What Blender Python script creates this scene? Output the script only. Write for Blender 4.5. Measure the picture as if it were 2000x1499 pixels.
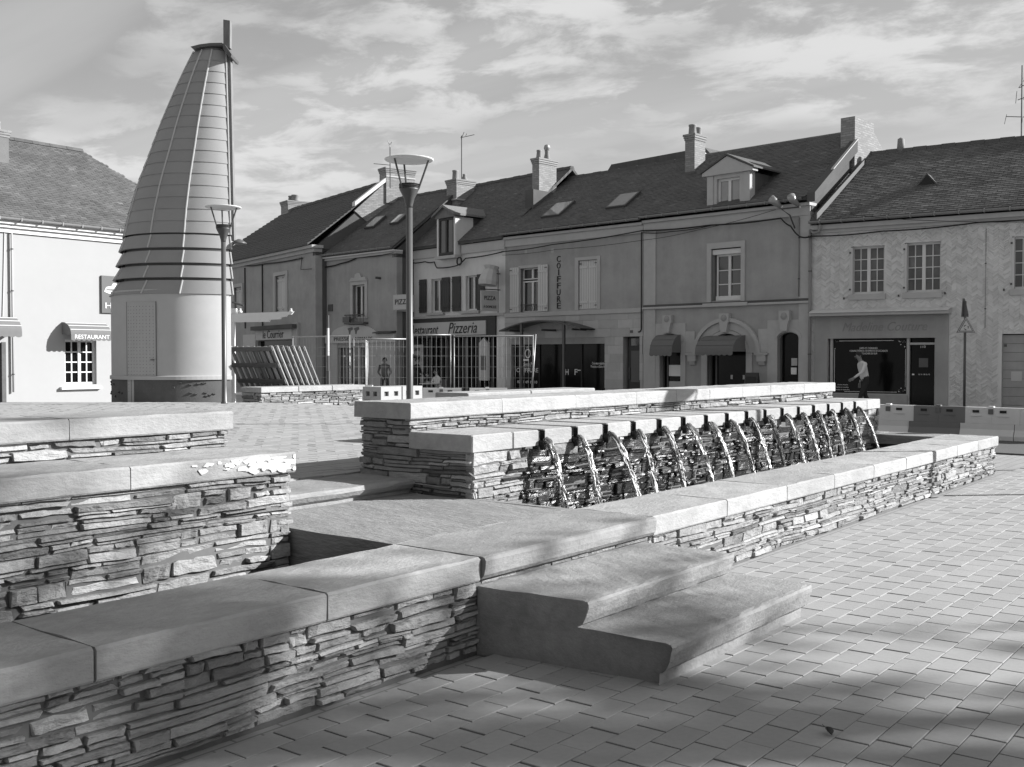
import bpy, bmesh, math, random
from mathutils import Vector, Matrix, noise as mnoise
R = math.radians
for o in list(bpy.data.objects): bpy.data.objects.remove(o)
SC = bpy.context.scene
COL = SC.collection
# ------------------------------------------------------------------ camera, sky, sun, exposure
YAW = R(38.0); EYE = 1.6
FD = Vector((math.cos(YAW), math.sin(YAW), 0)); RT = Vector((math.sin(YAW), -math.cos(YAW), 0))
cam = bpy.data.cameras.new('camera'); camo = bpy.data.objects.new('camera', cam); COL.objects.link(camo)
cam.sensor_width = 36; cam.lens = 36 * 2050 / 2000; cam.clip_start = .05; cam.clip_end = 4000
camo.location = (0, 0, EYE)
pitch = math.atan(49.5 / 2050)
look = FD * math.cos(pitch) - Vector((0, 0, 1)) * math.sin(pitch)
camo.rotation_euler = look.to_track_quat('-Z', 'Y').to_euler()
SC.camera = camo

SUN_EL = R(25.0)
SUN_H = (RT * math.cos(R(5)) + FD * math.sin(R(5))).normalized()     # horizontal direction towards the sun
SUN_V = (SUN_H * math.cos(SUN_EL) + Vector((0, 0, 1)) * math.sin(SUN_EL)).normalized()
w = bpy.data.worlds.new('World'); SC.world = w; w.use_nodes = True
nt = w.node_tree; N = nt.nodes; K = nt.links
for n in list(N): N.remove(n)
def wn(t, **kw):
    n = N.new(t)
    for k, v in kw.items(): setattr(n, k, v)
    return n
out = wn('ShaderNodeOutputWorld'); bg = wn('ShaderNodeBackground'); bg.inputs[1].default_value = .08
sky = wn('ShaderNodeTexSky', sky_type='NISHITA', sun_disc=False, sun_elevation=SUN_EL)
sky.sun_rotation = math.atan2(SUN_V.x, SUN_V.y); sky.dust_density = 1.6; sky.air_density = 1.0
bw = wn('ShaderNodeRGBToBW'); K.new(sky.outputs[0], bw.inputs[0])
tc = wn('ShaderNodeTexCoord'); sep = wn('ShaderNodeSeparateXYZ'); K.new(tc.outputs['Generated'], sep.inputs[0])
def wmath(op, a, b=None, clamp=False):
    n = wn('ShaderNodeMath', operation=op, use_clamp=clamp)
    for i, v in enumerate((a, b)):
        if v is None: continue
        if isinstance(v, (int, float)): n.inputs[i].default_value = v
        else: K.new(v, n.inputs[i])
    return n.outputs[0]
zc = wmath('ADD', wmath('MAXIMUM', sep.outputs[2], 0.0), .13)
cx_ = wmath('DIVIDE', sep.outputs[0], zc); cy_ = wmath('DIVIDE', sep.outputs[1], zc)
cmb = wn('ShaderNodeCombineXYZ'); K.new(cx_, cmb.inputs[0]); K.new(cy_, cmb.inputs[1])
def cloud(rot, scl, ns, det, lo, hi, rough=.55, dist=0.0, loc=(0, 0, 0)):
    m = wn('ShaderNodeMapping'); m.inputs['Rotation'].default_value = (0, 0, rot); m.inputs['Scale'].default_value = scl
    m.inputs['Location'].default_value = loc
    K.new(cmb.outputs[0], m.inputs[0])
    t = wn('ShaderNodeTexNoise'); t.inputs['Scale'].default_value = ns; t.inputs['Detail'].default_value = det
    t.inputs['Roughness'].default_value = rough; t.inputs['Distortion'].default_value = dist
    K.new(m.outputs[0], t.inputs[0])
    r = wn('ShaderNodeMapRange', interpolation_type='SMOOTHSTEP'); r.inputs[1].default_value = lo; r.inputs[2].default_value = hi
    K.new(t.outputs[0], r.inputs[0]); return r.outputs[0]
c_big = cloud(YAW + .25, (1.0, .7, 1), .7, 4, .37, .57, .55, .0, (2.3, .6, 0))
c_fine = cloud(YAW + .35, (1.0, .8, 1), 4.4, 9, .41, .60, .62, .25, (.7, 1.9, 0))
c_wisp = cloud(YAW - .1, (1.8, .25, 1), 1.3, 5, .42, .75, .5, .2, (4.1, .3, 0))
cl = wmath('MAXIMUM', wmath('MULTIPLY', c_big, wmath('ADD', wmath('MULTIPLY', c_fine, .85), .15)), wmath('MULTIPLY', c_wisp, .35), True)
mixc = wn('ShaderNodeMix', data_type='FLOAT'); K.new(wmath('MULTIPLY', cl, .9), mixc.inputs[0])
clear = wmath('ADD', wmath('MULTIPLY', bw.outputs[0], .38), wmath('ADD', wmath('MULTIPLY', wmath('POWER', 2.718, wmath('MULTIPLY', wmath('MAXIMUM', sep.outputs[2], 0.0), -3.0)), 2.75), .3))
K.new(clear, mixc.inputs[2]); mixc.inputs[3].default_value = 4.9
K.new(mixc.outputs[0], bg.inputs[0]); K.new(bg.outputs[0], out.inputs[0])

sl = bpy.data.lights.new('sun', 'SUN'); sl.energy = 5.0; sl.angle = R(.55); sl.color = (1, 1, 1)
so = bpy.data.objects.new('sun', sl); COL.objects.link(so); so.rotation_euler = (-SUN_V).to_track_quat('-Z', 'Y').to_euler()
so.location = SUN_V * 60
vs = SC.view_settings; vs.view_transform = 'Standard'; vs.look = 'None'; vs.gamma = 1; vs.exposure = 1.0
SC.render.film_transparent = False
try:
    SC.cycles.use_denoising = True; SC.cycles.max_bounces = 8; SC.cycles.caustics_reflective = False; SC.cycles.caustics_refractive = False
    SC.cycles.sample_clamp_indirect = 6
except Exception: pass
# ------------------------------------------------------------------ helpers
def UV(lat, D, z=0.0):
    p = FD * D + RT * lat; return Vector((p.x, p.y, z))
def px(x, D, z=0.0): return UV((x - 1000) / 2050 * D, D, z)
def zpx(y, D): return EYE + (700 - y) / 2050 * D
def tag(o, label=None, cat=None, group=None, kind=None):
    if label: o['label'] = label
    if cat: o['category'] = cat
    if group: o['group'] = group
    if kind: o['kind'] = kind
    return o
def empty(name, loc=(0, 0, 0), rz=0.0, parent=None):
    o = bpy.data.objects.new(name, None); COL.objects.link(o); o.location = loc; o.rotation_euler = (0, 0, rz)
    o.empty_display_size = .2
    if parent: o.parent = parent
    return o
def thing(name, label, cat, loc=(0, 0, 0), rz=0.0, group=None):
    return tag(empty(name, loc, rz), label, cat, group, 'thing')
class MB:
    def __init__(s): s.v = []; s.f = []; s.t = []
    def add(s, vs, fs, tone=None):
        b = len(s.v); s.v += [tuple(p) for p in vs]; s.f += [tuple(i + b for i in f) for f in fs]
        s.t += [1.0 if tone is None else tone] * len(vs); return s
    def box(s, x0, x1, y0, y1, z0, z1, tone=None):
        return s.add([(x0, y0, z0), (x1, y0, z0), (x1, y1, z0), (x0, y1, z0), (x0, y0, z1), (x1, y0, z1), (x1, y1, z1), (x0, y1, z1)],
                     [(0, 3, 2, 1), (4, 5, 6, 7), (0, 1, 5, 4), (1, 2, 6, 5), (2, 3, 7, 6), (3, 0, 4, 7)], tone)
    def cbox(s, x0, x1, y0, y1, z0, z1, c=.01, tone=None):      # box with chamfered top and vertical edges
        def ring(i, z): 
            return [(x0 + i + c, y0 + i, z), (x1 - i - c, y0 + i, z), (x1 - i, y0 + i + c, z), (x1 - i, y1 - i - c, z), (x1 - i - c, y1 - i, z), (x0 + i + c, y1 - i, z), (x0 + i, y1 - i - c, z), (x0 + i, y0 + i + c, z)]
        vs = ring(0, z0) + ring(0, z1 - c) + ring(c, z1)
        fs = [tuple(range(7, -1, -1)), tuple(range(16, 24))]
        for k in (0, 8):
            for i in range(8): j = (i + 1) % 8; fs.append((k + i, k + j, k + 8 + j, k + 8 + i))
        return s.add(vs, fs, tone)
    def prism(s, pts, y0, y1, tone=None):                         # outline in XZ (counter-clockwise seen from -y), extruded along y
        n = len(pts); vs = [(p[0], y0, p[1]) for p in pts] + [(p[0], y1, p[1]) for p in pts]
        fs = [tuple(range(n)), tuple(range(2 * n - 1, n - 1, -1))]
        for i in range(n): j = (i + 1) % n; fs.append((j, i, n + i, n + j))
        return s.add(vs, fs, tone)
    def prismx(s, pts, x0, x1, tone=None):                        # outline in YZ extruded along x
        n = len(pts); vs = [(x0, p[0], p[1]) for p in pts] + [(x1, p[0], p[1]) for p in pts]
        fs = [tuple(range(n)), tuple(range(2 * n - 1, n - 1, -1))]
        for i in range(n): j = (i + 1) % n; fs.append((j, i, n + i, n + j))
        return s.add(vs, fs, tone)
    def prismz(s, pts, z0, z1, tone=None):
        n = len(pts); vs = [(p[0], p[1], z0) for p in pts] + [(p[0], p[1], z1) for p in pts]
        fs = [tuple(range(n - 1, -1, -1)), tuple(range(n, 2 * n))]
        for i in range(n): j = (i + 1) % n; fs.append((i, j, n + j, n + i))
        return s.add(vs, fs, tone)
    def tube(s, pts, r, n=8, cap=True, tone=None):
        pts = [Vector(p) for p in pts]; rs = r if isinstance(r, (list, tuple)) else [r] * len(pts)
        vs = []; fs = []; up = None
        for i, p in enumerate(pts):
            d = (pts[min(i + 1, len(pts) - 1)] - pts[max(i - 1, 0)]).normalized()
            a = d.cross(Vector((0, 0, 1)) if abs(d.z) < .9 else Vector((1, 0, 0))).normalized() if up is None else (up - d * up.dot(d)).normalized()
            up = a; b = d.cross(a)
            for k in range(n): t = 2 * math.pi * k / n; vs.append(p + (a * math.cos(t) + b * math.sin(t)) * rs[i])
        for i in range(len(pts) - 1):
            for k in range(n): j = (k + 1) % n; fs.append((i * n + k, i * n + j, (i + 1) * n + j, (i + 1) * n + k))
        if cap: fs.append(tuple(range(n - 1, -1, -1))); fs.append(tuple(range((len(pts) - 1) * n, len(pts) * n)))
        return s.add(vs, fs, tone)
    def lathe(s, prof, n=24, c=(0, 0), tone=None):                # prof: list of (radius, z)
        vs = []; fs = []
        for r, z in prof:
            for k in range(n): t = 2 * math.pi * k / n; vs.append((c[0] + r * math.cos(t), c[1] + r * math.sin(t), z))
        for i in range(len(prof) - 1):
            for k in range(n): j = (k + 1) % n; fs.append((i * n + k, i * n + j, (i + 1) * n + j, (i + 1) * n + k))
        fs.append(tuple(range(n - 1, -1, -1))); fs.append(tuple(range((len(prof) - 1) * n, len(prof) * n)))
        return s.add(vs, fs, tone)
    def mesh(s, name, mat, smooth=False):
        me = bpy.data.meshes.new(name); me.from_pydata(s.v, [], s.f)
        if mat: me.materials.append(mat)
        at = me.attributes.new('tone', 'FLOAT', 'POINT'); at.data.foreach_set('value', s.t)
        if smooth: me.polygons.foreach_set('use_smooth', [True] * len(me.polygons))
        return me
    def build(s, name, mat, parent=None, smooth=False, off=None):
        if off is not None: s.v = [(a - off[0], b - off[1], c - off[2]) for a, b, c in s.v]
        return link(name, s.mesh(name, mat, smooth), parent)
def link(name, me, parent=None, loc=None):
    o = bpy.data.objects.new(name, me); COL.objects.link(o)
    if parent: o.parent = parent
    if loc is not None: o.location = loc
    return o
def part(name, mat, parent, fn, *a, smooth=False, **kw):
    m = MB(); getattr(m, fn)(*a, **kw); return m.build(name, mat, parent, smooth)
def copy_tree(o, parent=None):
    c = o.copy(); COL.objects.link(c); c.parent = parent
    for ch in list(o.children): copy_tree(ch, c)
    return c
def text(name, s, mat, parent, x, y, z, size, width=None, ext=.004, align='CENTER', rx=math.pi / 2, rz=0.0, shear=0.0):
    cu = bpy.data.curves.new(name, 'FONT'); cu.body = s; cu.size = size; cu.extrude = ext; cu.align_x = align; cu.align_y = 'CENTER'; cu.resolution_u = 3; cu.shear = shear
    t = bpy.data.objects.new('tmp', cu); COL.objects.link(t); bpy.context.view_layer.update()
    me = bpy.data.meshes.new_from_object(t.evaluated_get(bpy.context.evaluated_depsgraph_get()))
    COL.objects.unlink(t); bpy.data.objects.remove(t)
    me.materials.clear(); me.materials.append(mat)
    me.attributes.new('tone', 'FLOAT', 'POINT').data.foreach_set('value', [1.0] * len(me.vertices))
    if width and len(me.vertices):
        xs = [v.co.x for v in me.vertices]; k = width / max(max(xs) - min(xs), 1e-3)
        for v in me.vertices: v.co.x *= k
    o = link(name, me, parent, (x, y, z)); o.rotation_euler = (rx, 0, rz); return o
# ------------------------------------------------------------------ materials (a black-and-white world: every colour is a grey)
MATS = {}
def mat(name, base, var=.12, rough=.85, ns=6.0, st=(1, 1, 1), bump=.0, bs=40.0, bd=.01, stain=.0, sts=.8, metal=0.0, spec=.3, streak=None, tone=True, rot=(0, 0, 0)):
    m = bpy.data.materials.new(name); m.use_nodes = True; t = m.node_tree; n = t.nodes; l = t.links
    p = n['Principled BSDF']; p.inputs['Roughness'].default_value = rough; p.inputs['Metallic'].default_value = metal; p.inputs['Specular IOR Level'].default_value = spec
    tc = n.new('ShaderNodeTexCoord'); mp = n.new('ShaderNodeMapping'); mp.inputs['Scale'].default_value = st; mp.inputs['Rotation'].default_value = rot
    l.new(tc.outputs['Object'], mp.inputs[0])
    def mth(op, a, b):
        q = n.new('ShaderNodeMath'); q.operation = op
        for i, v in enumerate((a, b)):
            if isinstance(v, (int, float)): q.inputs[i].default_value = v
            else: l.new(v, q.inputs[i])
        return q.outputs[0]
    def nz(sc, det=4, src=None, rg=.6):
        q = n.new('ShaderNodeTexNoise'); q.inputs['Scale'].default_value = sc; q.inputs['Detail'].default_value = det; q.inputs['Roughness'].default_value = rg
        l.new((src or mp).outputs[0], q.inputs[0]); return q.outputs[0]
    c = mth('MULTIPLY', mth('ADD', mth('MULTIPLY', mth('SUBTRACT', nz(ns, 6), .5), var * 3.2), 1.0), base)
    if stain:
        c = mth('MULTIPLY', c, mth('ADD', mth('MULTIPLY', mth('SUBTRACT', nz(sts, 5), .5), stain * 3.4), 1.0))
    if streak:
        m2 = n.new('ShaderNodeMapping'); m2.inputs['Scale'].default_value = (4, 4, .3); l.new(tc.outputs['Object'], m2.inputs[0])
        c = mth('MULTIPLY', c, mth('ADD', mth('MULTIPLY', mth('SUBTRACT', nz(1.2, 5, m2), .5), streak * 3.2), 1.0))
    if tone:
        a = n.new('ShaderNodeAttribute'); a.attribute_name = 'tone'; c = mth('MULTIPLY', c, a.outputs['Fac'])
    l.new(c, p.inputs['Base Color'])
    if bump:
        b = n.new('ShaderNodeBump'); b.inputs['Strength'].default_value = bump; b.inputs['Distance'].default_value = bd
        l.new(nz(bs, 6), b.inputs['Height']); l.new(b.outputs[0], p.inputs['Normal'])
    MATS[name] = m; return m
def coursed(name, base, bw_, bh, mortar=.004, var=.2, bump=.4, plane='XZ', rough=.8, dark=.5, stain=.12, rot=0.0, bd=.02, sts=.7):
    """a surface of courses too small to pick apart: brick texture for colour and fine relief"""
    m = mat(name, base, .1, rough, 5, stain=stain, sts=sts); t = m.node_tree; n = t.nodes; l = t.links; p = n['Principled BSDF']
    tc = n.new('ShaderNodeTexCoord'); sp = n.new('ShaderNodeSeparateXYZ'); l.new(tc.outputs['Object'], sp.inputs[0]); cb = n.new('ShaderNodeCombineXYZ')
    a, b = {'XZ': (0, 2), 'XY': (0, 1), 'YZ': (1, 2)}[plane]; l.new(sp.outputs[a], cb.inputs[0]); l.new(sp.outputs[b], cb.inputs[1])
    br = n.new('ShaderNodeTexBrick'); l.new(cb.outputs[0], br.inputs[0]); br.inputs['Scale'].default_value = 1; br.inputs['Brick Width'].default_value = bw_; br.inputs['Row Height'].default_value = bh
    br.inputs['Mortar Size'].default_value = mortar; br.inputs['Color1'].default_value = (1 - var,) * 3 + (1,); br.inputs['Color2'].default_value = (1 + var,) * 3 + (1,); br.inputs['Mortar'].default_value = (dark,) * 3 + (1,)
    old = p.inputs['Base Color'].links[0].from_socket; q = n.new('ShaderNodeMix'); q.data_type = 'RGBA'; q.blend_type = 'MULTIPLY'; q.inputs[0].default_value = 1
    l.new(old, q.inputs[6]); l.new(br.outputs[0], q.inputs[7]); l.new(q.outputs[2], p.inputs['Base Color'])
    bu = n.new('ShaderNodeBump'); bu.inputs['Strength'].default_value = bump; bu.inputs['Distance'].default_value = bd; l.new(br.outputs[0], bu.inputs['Height']); l.new(bu.outputs[0], p.inputs['Normal'])
    return m
def glass(name, base=.02, rough=.04, spec=.6):
    m = mat(name, base, .3, rough, 1.2, spec=spec); return m
slate = mat('stacked slate', .285, .22, .9, 9, (1, 1, 2.2), 1.0, 12, .03, stain=.2, sts=3.5)
slate_wet = mat('wet slate', .03, .3, .26, 7, (1, 1, 4), .55, 13, .014, spec=.4)
mortar = mat('dark joint mortar', .13, .2, .95, 12)
slab_u = mat('riven coping slab', .335, .15, .88, 5.0, (1.6, 3.2, 3.2), .6, 12, .014, stain=.22, sts=1.1)
slab_v = mat('riven deck slab', .25, .2, .88, 5.0, (4, 1.0, 4), .8, 11, .018, stain=.2, sts=1.2)
step_m = mat('step stone', .26, .17, .9, 7.0, (1.6, 2.6, 2.6), .55, 18, .012, stain=.26, sts=1.3)
paver_m = mat('concrete paver', .31, .07, .88, 30, bump=.25, bs=160, bd=.003, stain=.1, sts=2.2)
joint_m = mat('paving joint sand', .13, .15, .95, 30)
ground_m = coursed('paved ground', .30, .25, .145, .006, .06, .2, 'XY', dark=.6, stain=.06, bd=.004)
asphalt = mat('asphalt', .10, .12, .9, 60, bump=.3, bs=200, bd=.004, stain=.08)
water_m = mat('basin water', .012, .1, .06, 4, bump=.25, bs=7, bd=.03, spec=.6)
metal_dark = mat('dark grey metal', .06, .08, .45, 20, spec=.5)
metal_mid = mat('grey painted metal', .085, .06, .38, 20, spec=.5)
metal_lit = mat('galvanised metal', .3, .08, .4, 30, spec=.5, metal=.3)
white = mat('white paint', .62, .03, .6, 10)
white_dirty = mat('worn white plastic', .62, .05, .55, 6, stain=.06)
zinc = mat('zinc cladding', .26, .05, .7, 3, stain=.06, sts=1.0, spec=.45)
zinc_rib = mat('pale zinc rib', .42, .03, .35, 8, spec=.6)
render_tower = mat('tower render', .42, .04, .9, 5, bump=.15, bs=90, bd=.004, stain=.06)
plinth_m = mat('tower plinth concrete', .11, .14, .9, 5, stain=.18, sts=2.2, bump=.3, bs=20)
render_white = mat('white house render', .345, .02, .9, 4, bump=.1, bs=60, bd=.004, stain=.03, sts=.6)
render_grey = mat('grey house render', .315, .08, .9, 3, bump=.15, bs=60, bd=.005, stain=.2, sts=.9, streak=.06)
render_pale = mat('pale house render', .6, .06, .9, 3, bump=.15, bs=60, bd=.005, stain=.14, sts=.9, streak=.05)
render_mid = mat('weathered house render', .31, .08, .9, 3, bump=.15, bs=60, bd=.005, stain=.2, sts=.9, streak=.09)
render_dark = mat('dark side wall', .09, .12, .95, 2, stain=.25, sts=.7)  # one dark grey for side walls, gables and other dark parts
stone_trim = mat('limestone trim', .41, .07, .88, 5, stain=.08, sts=1.5, bump=.1, bs=50)
slate_roof = coursed('slate roof', .085, .22, .11, .003, .12, .35, 'XY', .75, .6, .16)
slate_roof_hotel = coursed('mossy slate roof', .085, .24, .12, .003, .22, .45, 'XY', .85, .7, .34, sts=1.6)
slate_a = mat('roof slate', .115, .14, .7, 9, stain=.2, sts=.9)
slate_b = mat('patched roof slate', .125, .14, .75, 9, stain=.3, sts=1.2)
slate_c = mat('mossy roof slate', .10, .16, .85, 9, stain=.36, sts=1.5)
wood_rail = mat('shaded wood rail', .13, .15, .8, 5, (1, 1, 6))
slate_roof_r = coursed('patched slate roof', .10, .22, .11, .003, .24, .4, 'XY', .8, .6, .24, sts=1.2)
tile_roof = mat('dark interlocking tile', .085, .1, .8, 6, stain=.12)
brick_m = coursed('chimney brick', .26, .22, .07, .012, .2, .3, 'XZ', .9, .8)
brick_side = coursed('chimney brick side', .24, .22, .07, .012, .2, .3, 'YZ', .9, .8)
pot_m = mat('clay chimney pot', .22, .1, .8, 8)
lead_m = mat('lead flashing', .07, .08, .6, 8)
gutter_m = mat('zinc gutter', .20, .08, .5, 8, spec=.5)
glass_dark = glass('dark shop glass', .006, .12, .15)
glass_win = glass('window glass', .035, .04, .8)
chimney_render = mat('grey chimney render', .15, .1, .9, 4, stain=.15)
glass_pale = glass('curtained window glass', .16, .06, .7)
glass_roof = glass('rooflight glass', .22, .05, 1.0)  # base colour raised to imitate sky reflected in the glass
joinery = mat('white joinery', .62, .03, .6, 10)
shutter_pale = mat('pale shutter', .52, .05, .7, 6, (8, 1, 1))
shutter_dark = mat('dark shutter', .055, .08, .7, 6, (8, 1, 1))
wood_dark = mat('dark stained wood', .05, .15, .7, 5, (1, 1, 6))
wood_pale = mat('raw wood slat', .32, .15, .8, 5, (3, 3, 1))
wood_grey = mat('weathered timber', .17, .3, .85, 5, (4, 4, .8), .3, 14)
canvas_dark = mat('dark awning canvas', .09, .06, .9, 10)
canvas_grey = mat('grey awning canvas', .15, .06, .9, 10)
sign_pale = mat('pale sign board', .45, .05, .6, 4)
sign_dark = mat('dark sign board', .10, .05, .5, 4)
ink = mat('black lettering', .02, .0, .6, 4)
ink_w = mat('white lettering', .75, .0, .6, 4)
ink_faint = mat('faint raised lettering', .245, .06, .9, 3)
ink_g = mat('grey lettering', .13, .0, .6, 4)
cable_m = mat('black cable', .025, .0, .6, 4)
bark = mat('tree bark', .10, .25, .9, 8, (2, 2, .6), .6, 20)
leaf_m = mat('tree leaf', .07, .25, .6, 4)
skin_m = mat('skin', .24, .05, .6, 10); hair_m = mat('dark hair', .02, .1, .6, 30)
plastic_red = mat('dark barrier plastic', .16, .04, .5, 6)
jet_m = bpy.data.materials.new('falling water'); jet_m.use_nodes = True
p_ = jet_m.node_tree.nodes['Principled BSDF']; p_.inputs['Base Color'].default_value = (1, 1, 1, 1); p_.inputs['Transmission Weight'].default_value = .93; p_.inputs['IOR'].default_value = 1.33; p_.inputs['Roughness'].default_value = .02
foam_m = mat('water foam', .85, .05, .25, 30, spec=.8)
# ------------------------------------------------------------------ ground
def sm(t): t = max(0.0, min(1.0, t)); return t * t * (3 - 2 * t)
CY, SY = math.cos(YAW), math.sin(YAW)
def gz(u, v):
    if v < 5.5: return 0.0
    D = u * CY + v * SY; lat = u * SY - v * CY
    Dc = 21.5 - 2.3 * max(0, min(1, (lat + 6) / 3.2))
    h = .64 + .07 * max(0, min(1, (v - 6.4) / 9))
    return sm((v - 5.5) / .8) * (1 - sm((lat + .3) / 4.3)) * h * (.3 + .7 * (1 - sm((D - Dc) / 6)))
def axis(parts):
    r = []
    for a, b, s in parts:
        n = max(1, round((b - a) / s)); r += [a + (b - a) * i / n for i in range(n)]
    return r + [parts[-1][1]]
us = axis([(-1500, -200, 300), (-200, -20, 30), (-20, 0, 5), (0, 30, .5), (30, 60, 5), (60, 200, 35), (200, 1500, 325)])
vs_ = axis([(-1500, -200, 300), (-200, -20, 30), (-20, 5.5, 5), (5.5, 6.3, .16), (6.3, 30, .5), (30, 60, 5), (60, 200, 35), (200, 1500, 325)])
g = MB(); g.v = [(u, v, gz(u, v) - .024) for v in vs_ for u in us]; g.t = [1.0] * len(g.v); nu = len(us)
g.f = [(j * nu + i, j * nu + i + 1, (j + 1) * nu + i + 1, (j + 1) * nu + i) for j in range(len(vs_) - 1) for i in range(nu - 1)]
ground = g.build('ground', ground_m, None, True); tag(ground, 'paved square stretching away from the fountain', None, None, 'structure')
road = part('road', asphalt, None, 'box', 19.0, 22.25, -40, 60, -.02, .004); tag(road, 'dark asphalt street in front of the houses', None, None, 'structure')
kerb = MB()
rnd = random.Random(5)
kerb = MB().box(22.25, 22.42, -40, 60, -.05, .09).build('kerb', stone_trim); tag(kerb, 'pale kerb along the far side of the street', None, None, 'structure')
pav = part('pavement', ground_m, None, 'box', 22.42, 34, -40, 60, -.02, .07); tag(pav, 'pavement along the row of houses', None, None, 'structure')
# pavers: running bond along the fountain
def paver_mb(u0, u1, v0, v1, z, top=None, c=.0028, tone=1.0, zf=None):
    m = MB()
    def r(i, dz):
        q = [(u0 + i, v0 + i), (u1 - i, v0 + i), (u1 - i, v1 - i), (u0 + i, v1 - i)]
        return [(a, b, (zf(a, b) if zf else z) + dz) for a, b in q]
    vs = r(0, -.022) + r(0, -.0018) + r(c, 0)
    m.add(vs, [(0, 1, 5, 4), (1, 2, 6, 5), (2, 3, 7, 6), (3, 0, 4, 7), (4, 5, 9, 8), (5, 6, 10, 9), (6, 7, 11, 10), (7, 4, 8, 11), (8, 9, 10, 11)], tone)
    return m
PU, PV = .252, .1475
cand = []
for j in range(-90, 25):
    v0 = j * PV + .012
    off = (.126 if j % 2 else 0) + rnd.uniform(-.022, .022)
    for i in range(0, 76):
        u0 = i * PU + off; uc = u0 + PU / 2; vc = v0 + PV / 2
        D = uc * CY + vc * SY; lat = uc * SY - vc * CY
        if D < 3.3 or u0 + PU > 18.95 or abs(lat) > .53 * D + .4 or v0 + PV > 3.62: continue
        if u0 > 4.6 and u0 + PU < 6.1 and v0 > 2.75: continue
        cand.append((D, u0, v0))
cand.sort()
tones = [.93, .96, .99, 1.0, 1.03, 1.06]
shared = []
for t in tones:
    shared.append(paver_mb(0, PU - .009, 0, PV - .0038, 0, tone=t).mesh('paver', paver_m))
rest = MB()
seen = [c for c in cand if abs(c[1] * SY - c[2] * CY) < .5 * c[0]]
near = set((c[1], c[2]) for c in seen[:300])
for D, u0, v0 in cand:
    if (u0, v0) in near:
        o = link('paver', rnd.choice(shared), ground, (u0, v0, rnd.uniform(-.0018, .0018)))
        o.rotation_euler = (rnd.uniform(-.006, .006), rnd.uniform(-.006, .006), 0)
    else:
        m = paver_mb(u0, u0 + PU - .009, v0, v0 + PV - .0038, rnd.uniform(-.0018, .0018), tone=rnd.choice(tones)); rest.add(m.v, m.f, m.t[0])
tag(rest.build('paving_blocks', paver_m, ground), None, None, None, 'stuff')
back = MB()
for j in range(0, 120):
    v0 = 6.5 + j * PV; off = (.126 if j % 2 else 0) + rnd.uniform(-.02, .02)
    for i in range(0, 90):
        u0 = i * PU + off; D = u0 * CY + v0 * SY; lat = u0 * SY - v0 * CY
        if D > 21 or lat / D < -.50 or lat / D > -.12 or D < 7.6 or (lat / D < -.30 and D < 15): continue
        dz = rnd.uniform(-.002, .002)
        m = paver_mb(u0, u0 + PU - .009, v0, v0 + PV - .009, 0, tone=rnd.choice(tones), zf=lambda a, b: gz(a, b) + dz, c=.006); back.add(m.v, m.f, m.t[0])
tag(back.build('upper_paving_blocks', paver_m, ground), None, None, None, 'stuff')
# ------------------------------------------------------------------ stone walls of the fountain
def riven(outline, u0, u1, nseg, jit, rng, tone=1.0, ends=True):
    """prism along u with a slightly irregular (riven) surface; outline in (v, z)"""
    n = len(outline); m = MB(); vs = []; fs = []
    for k in range(nseg + 1):
        u = u0 + (u1 - u0) * k / nseg
        for a, (v, z) in enumerate(outline):
            e = 0 if z < outline[0][1] + .02 else 1
            du = rng.uniform(-.0015, .0015) if k in (0, nseg) else 0
            vs.append((u + du * e, v + rng.uniform(-jit, jit) * e, z + rng.uniform(-jit, jit) * e))
    for k in range(nseg):
        for a in range(n): b = (a + 1) % n; fs.append((k * n + a, k * n + b, (k + 1) * n + b, (k + 1) * n + a))
    fs.append(tuple(range(n - 1, -1, -1))); fs.append(tuple(range(nseg * n, (nseg + 1) * n)))
    return m.add(vs, fs, tone)
def slab_outline(v0, v1, z0, z1, c=.012):
    n = 5; top = [(v0 + c + (v1 - v0 - 2 * c) * i / n, z1) for i in range(n + 1)]
    return [(v0 + .006, z0), (v0, z0 + .01), (v0, z1 - c)] + top + [(v1, z1 - c), (v1, z0)]
def courses(L, z0, z1, rng, hmin=.026, hmax=.085, lmin=.1, lmax=.55):
    res = []; z = z0
    while z < z1 - .012:
        h = rng.uniform(hmin, hmax)
        if z1 - z - h < .03: h = z1 - z
        x = -rng.uniform(0, lmax * .5)
        while x < L:
            l = rng.uniform(lmin, lmax) * (1.25 if h < .07 else 1); l = min(l, 9)
            a, b = max(0, x), min(L, x + l)
            if L - b < .06: b = L
            if b - a > .03:
                q = rng.random()
                if q < .3 or h < .036: res.append((a, b, z, z + h))
                else:
                    k = 2 if (h < .065 or rng.random() < .5) else 3
                    cuts = sorted(rng.uniform(.28, .72) for _ in range(k - 1)); zz = [0] + cuts + [1]
                    for i in range(k):
                        za, zb = z + h * zz[i], z + h * zz[i + 1]
                        if zb - za < .012: continue
                        if b - a > .22 and rng.random() < .55:
                            c = a + (b - a) * rng.uniform(.3, .7); res += [(a, c, za, zb), (c, b, za, zb)]
                        else: res.append((a, b, za, zb))
            x = b if b > x else x + l
            if b >= L: break
        z += h
    return res
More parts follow.
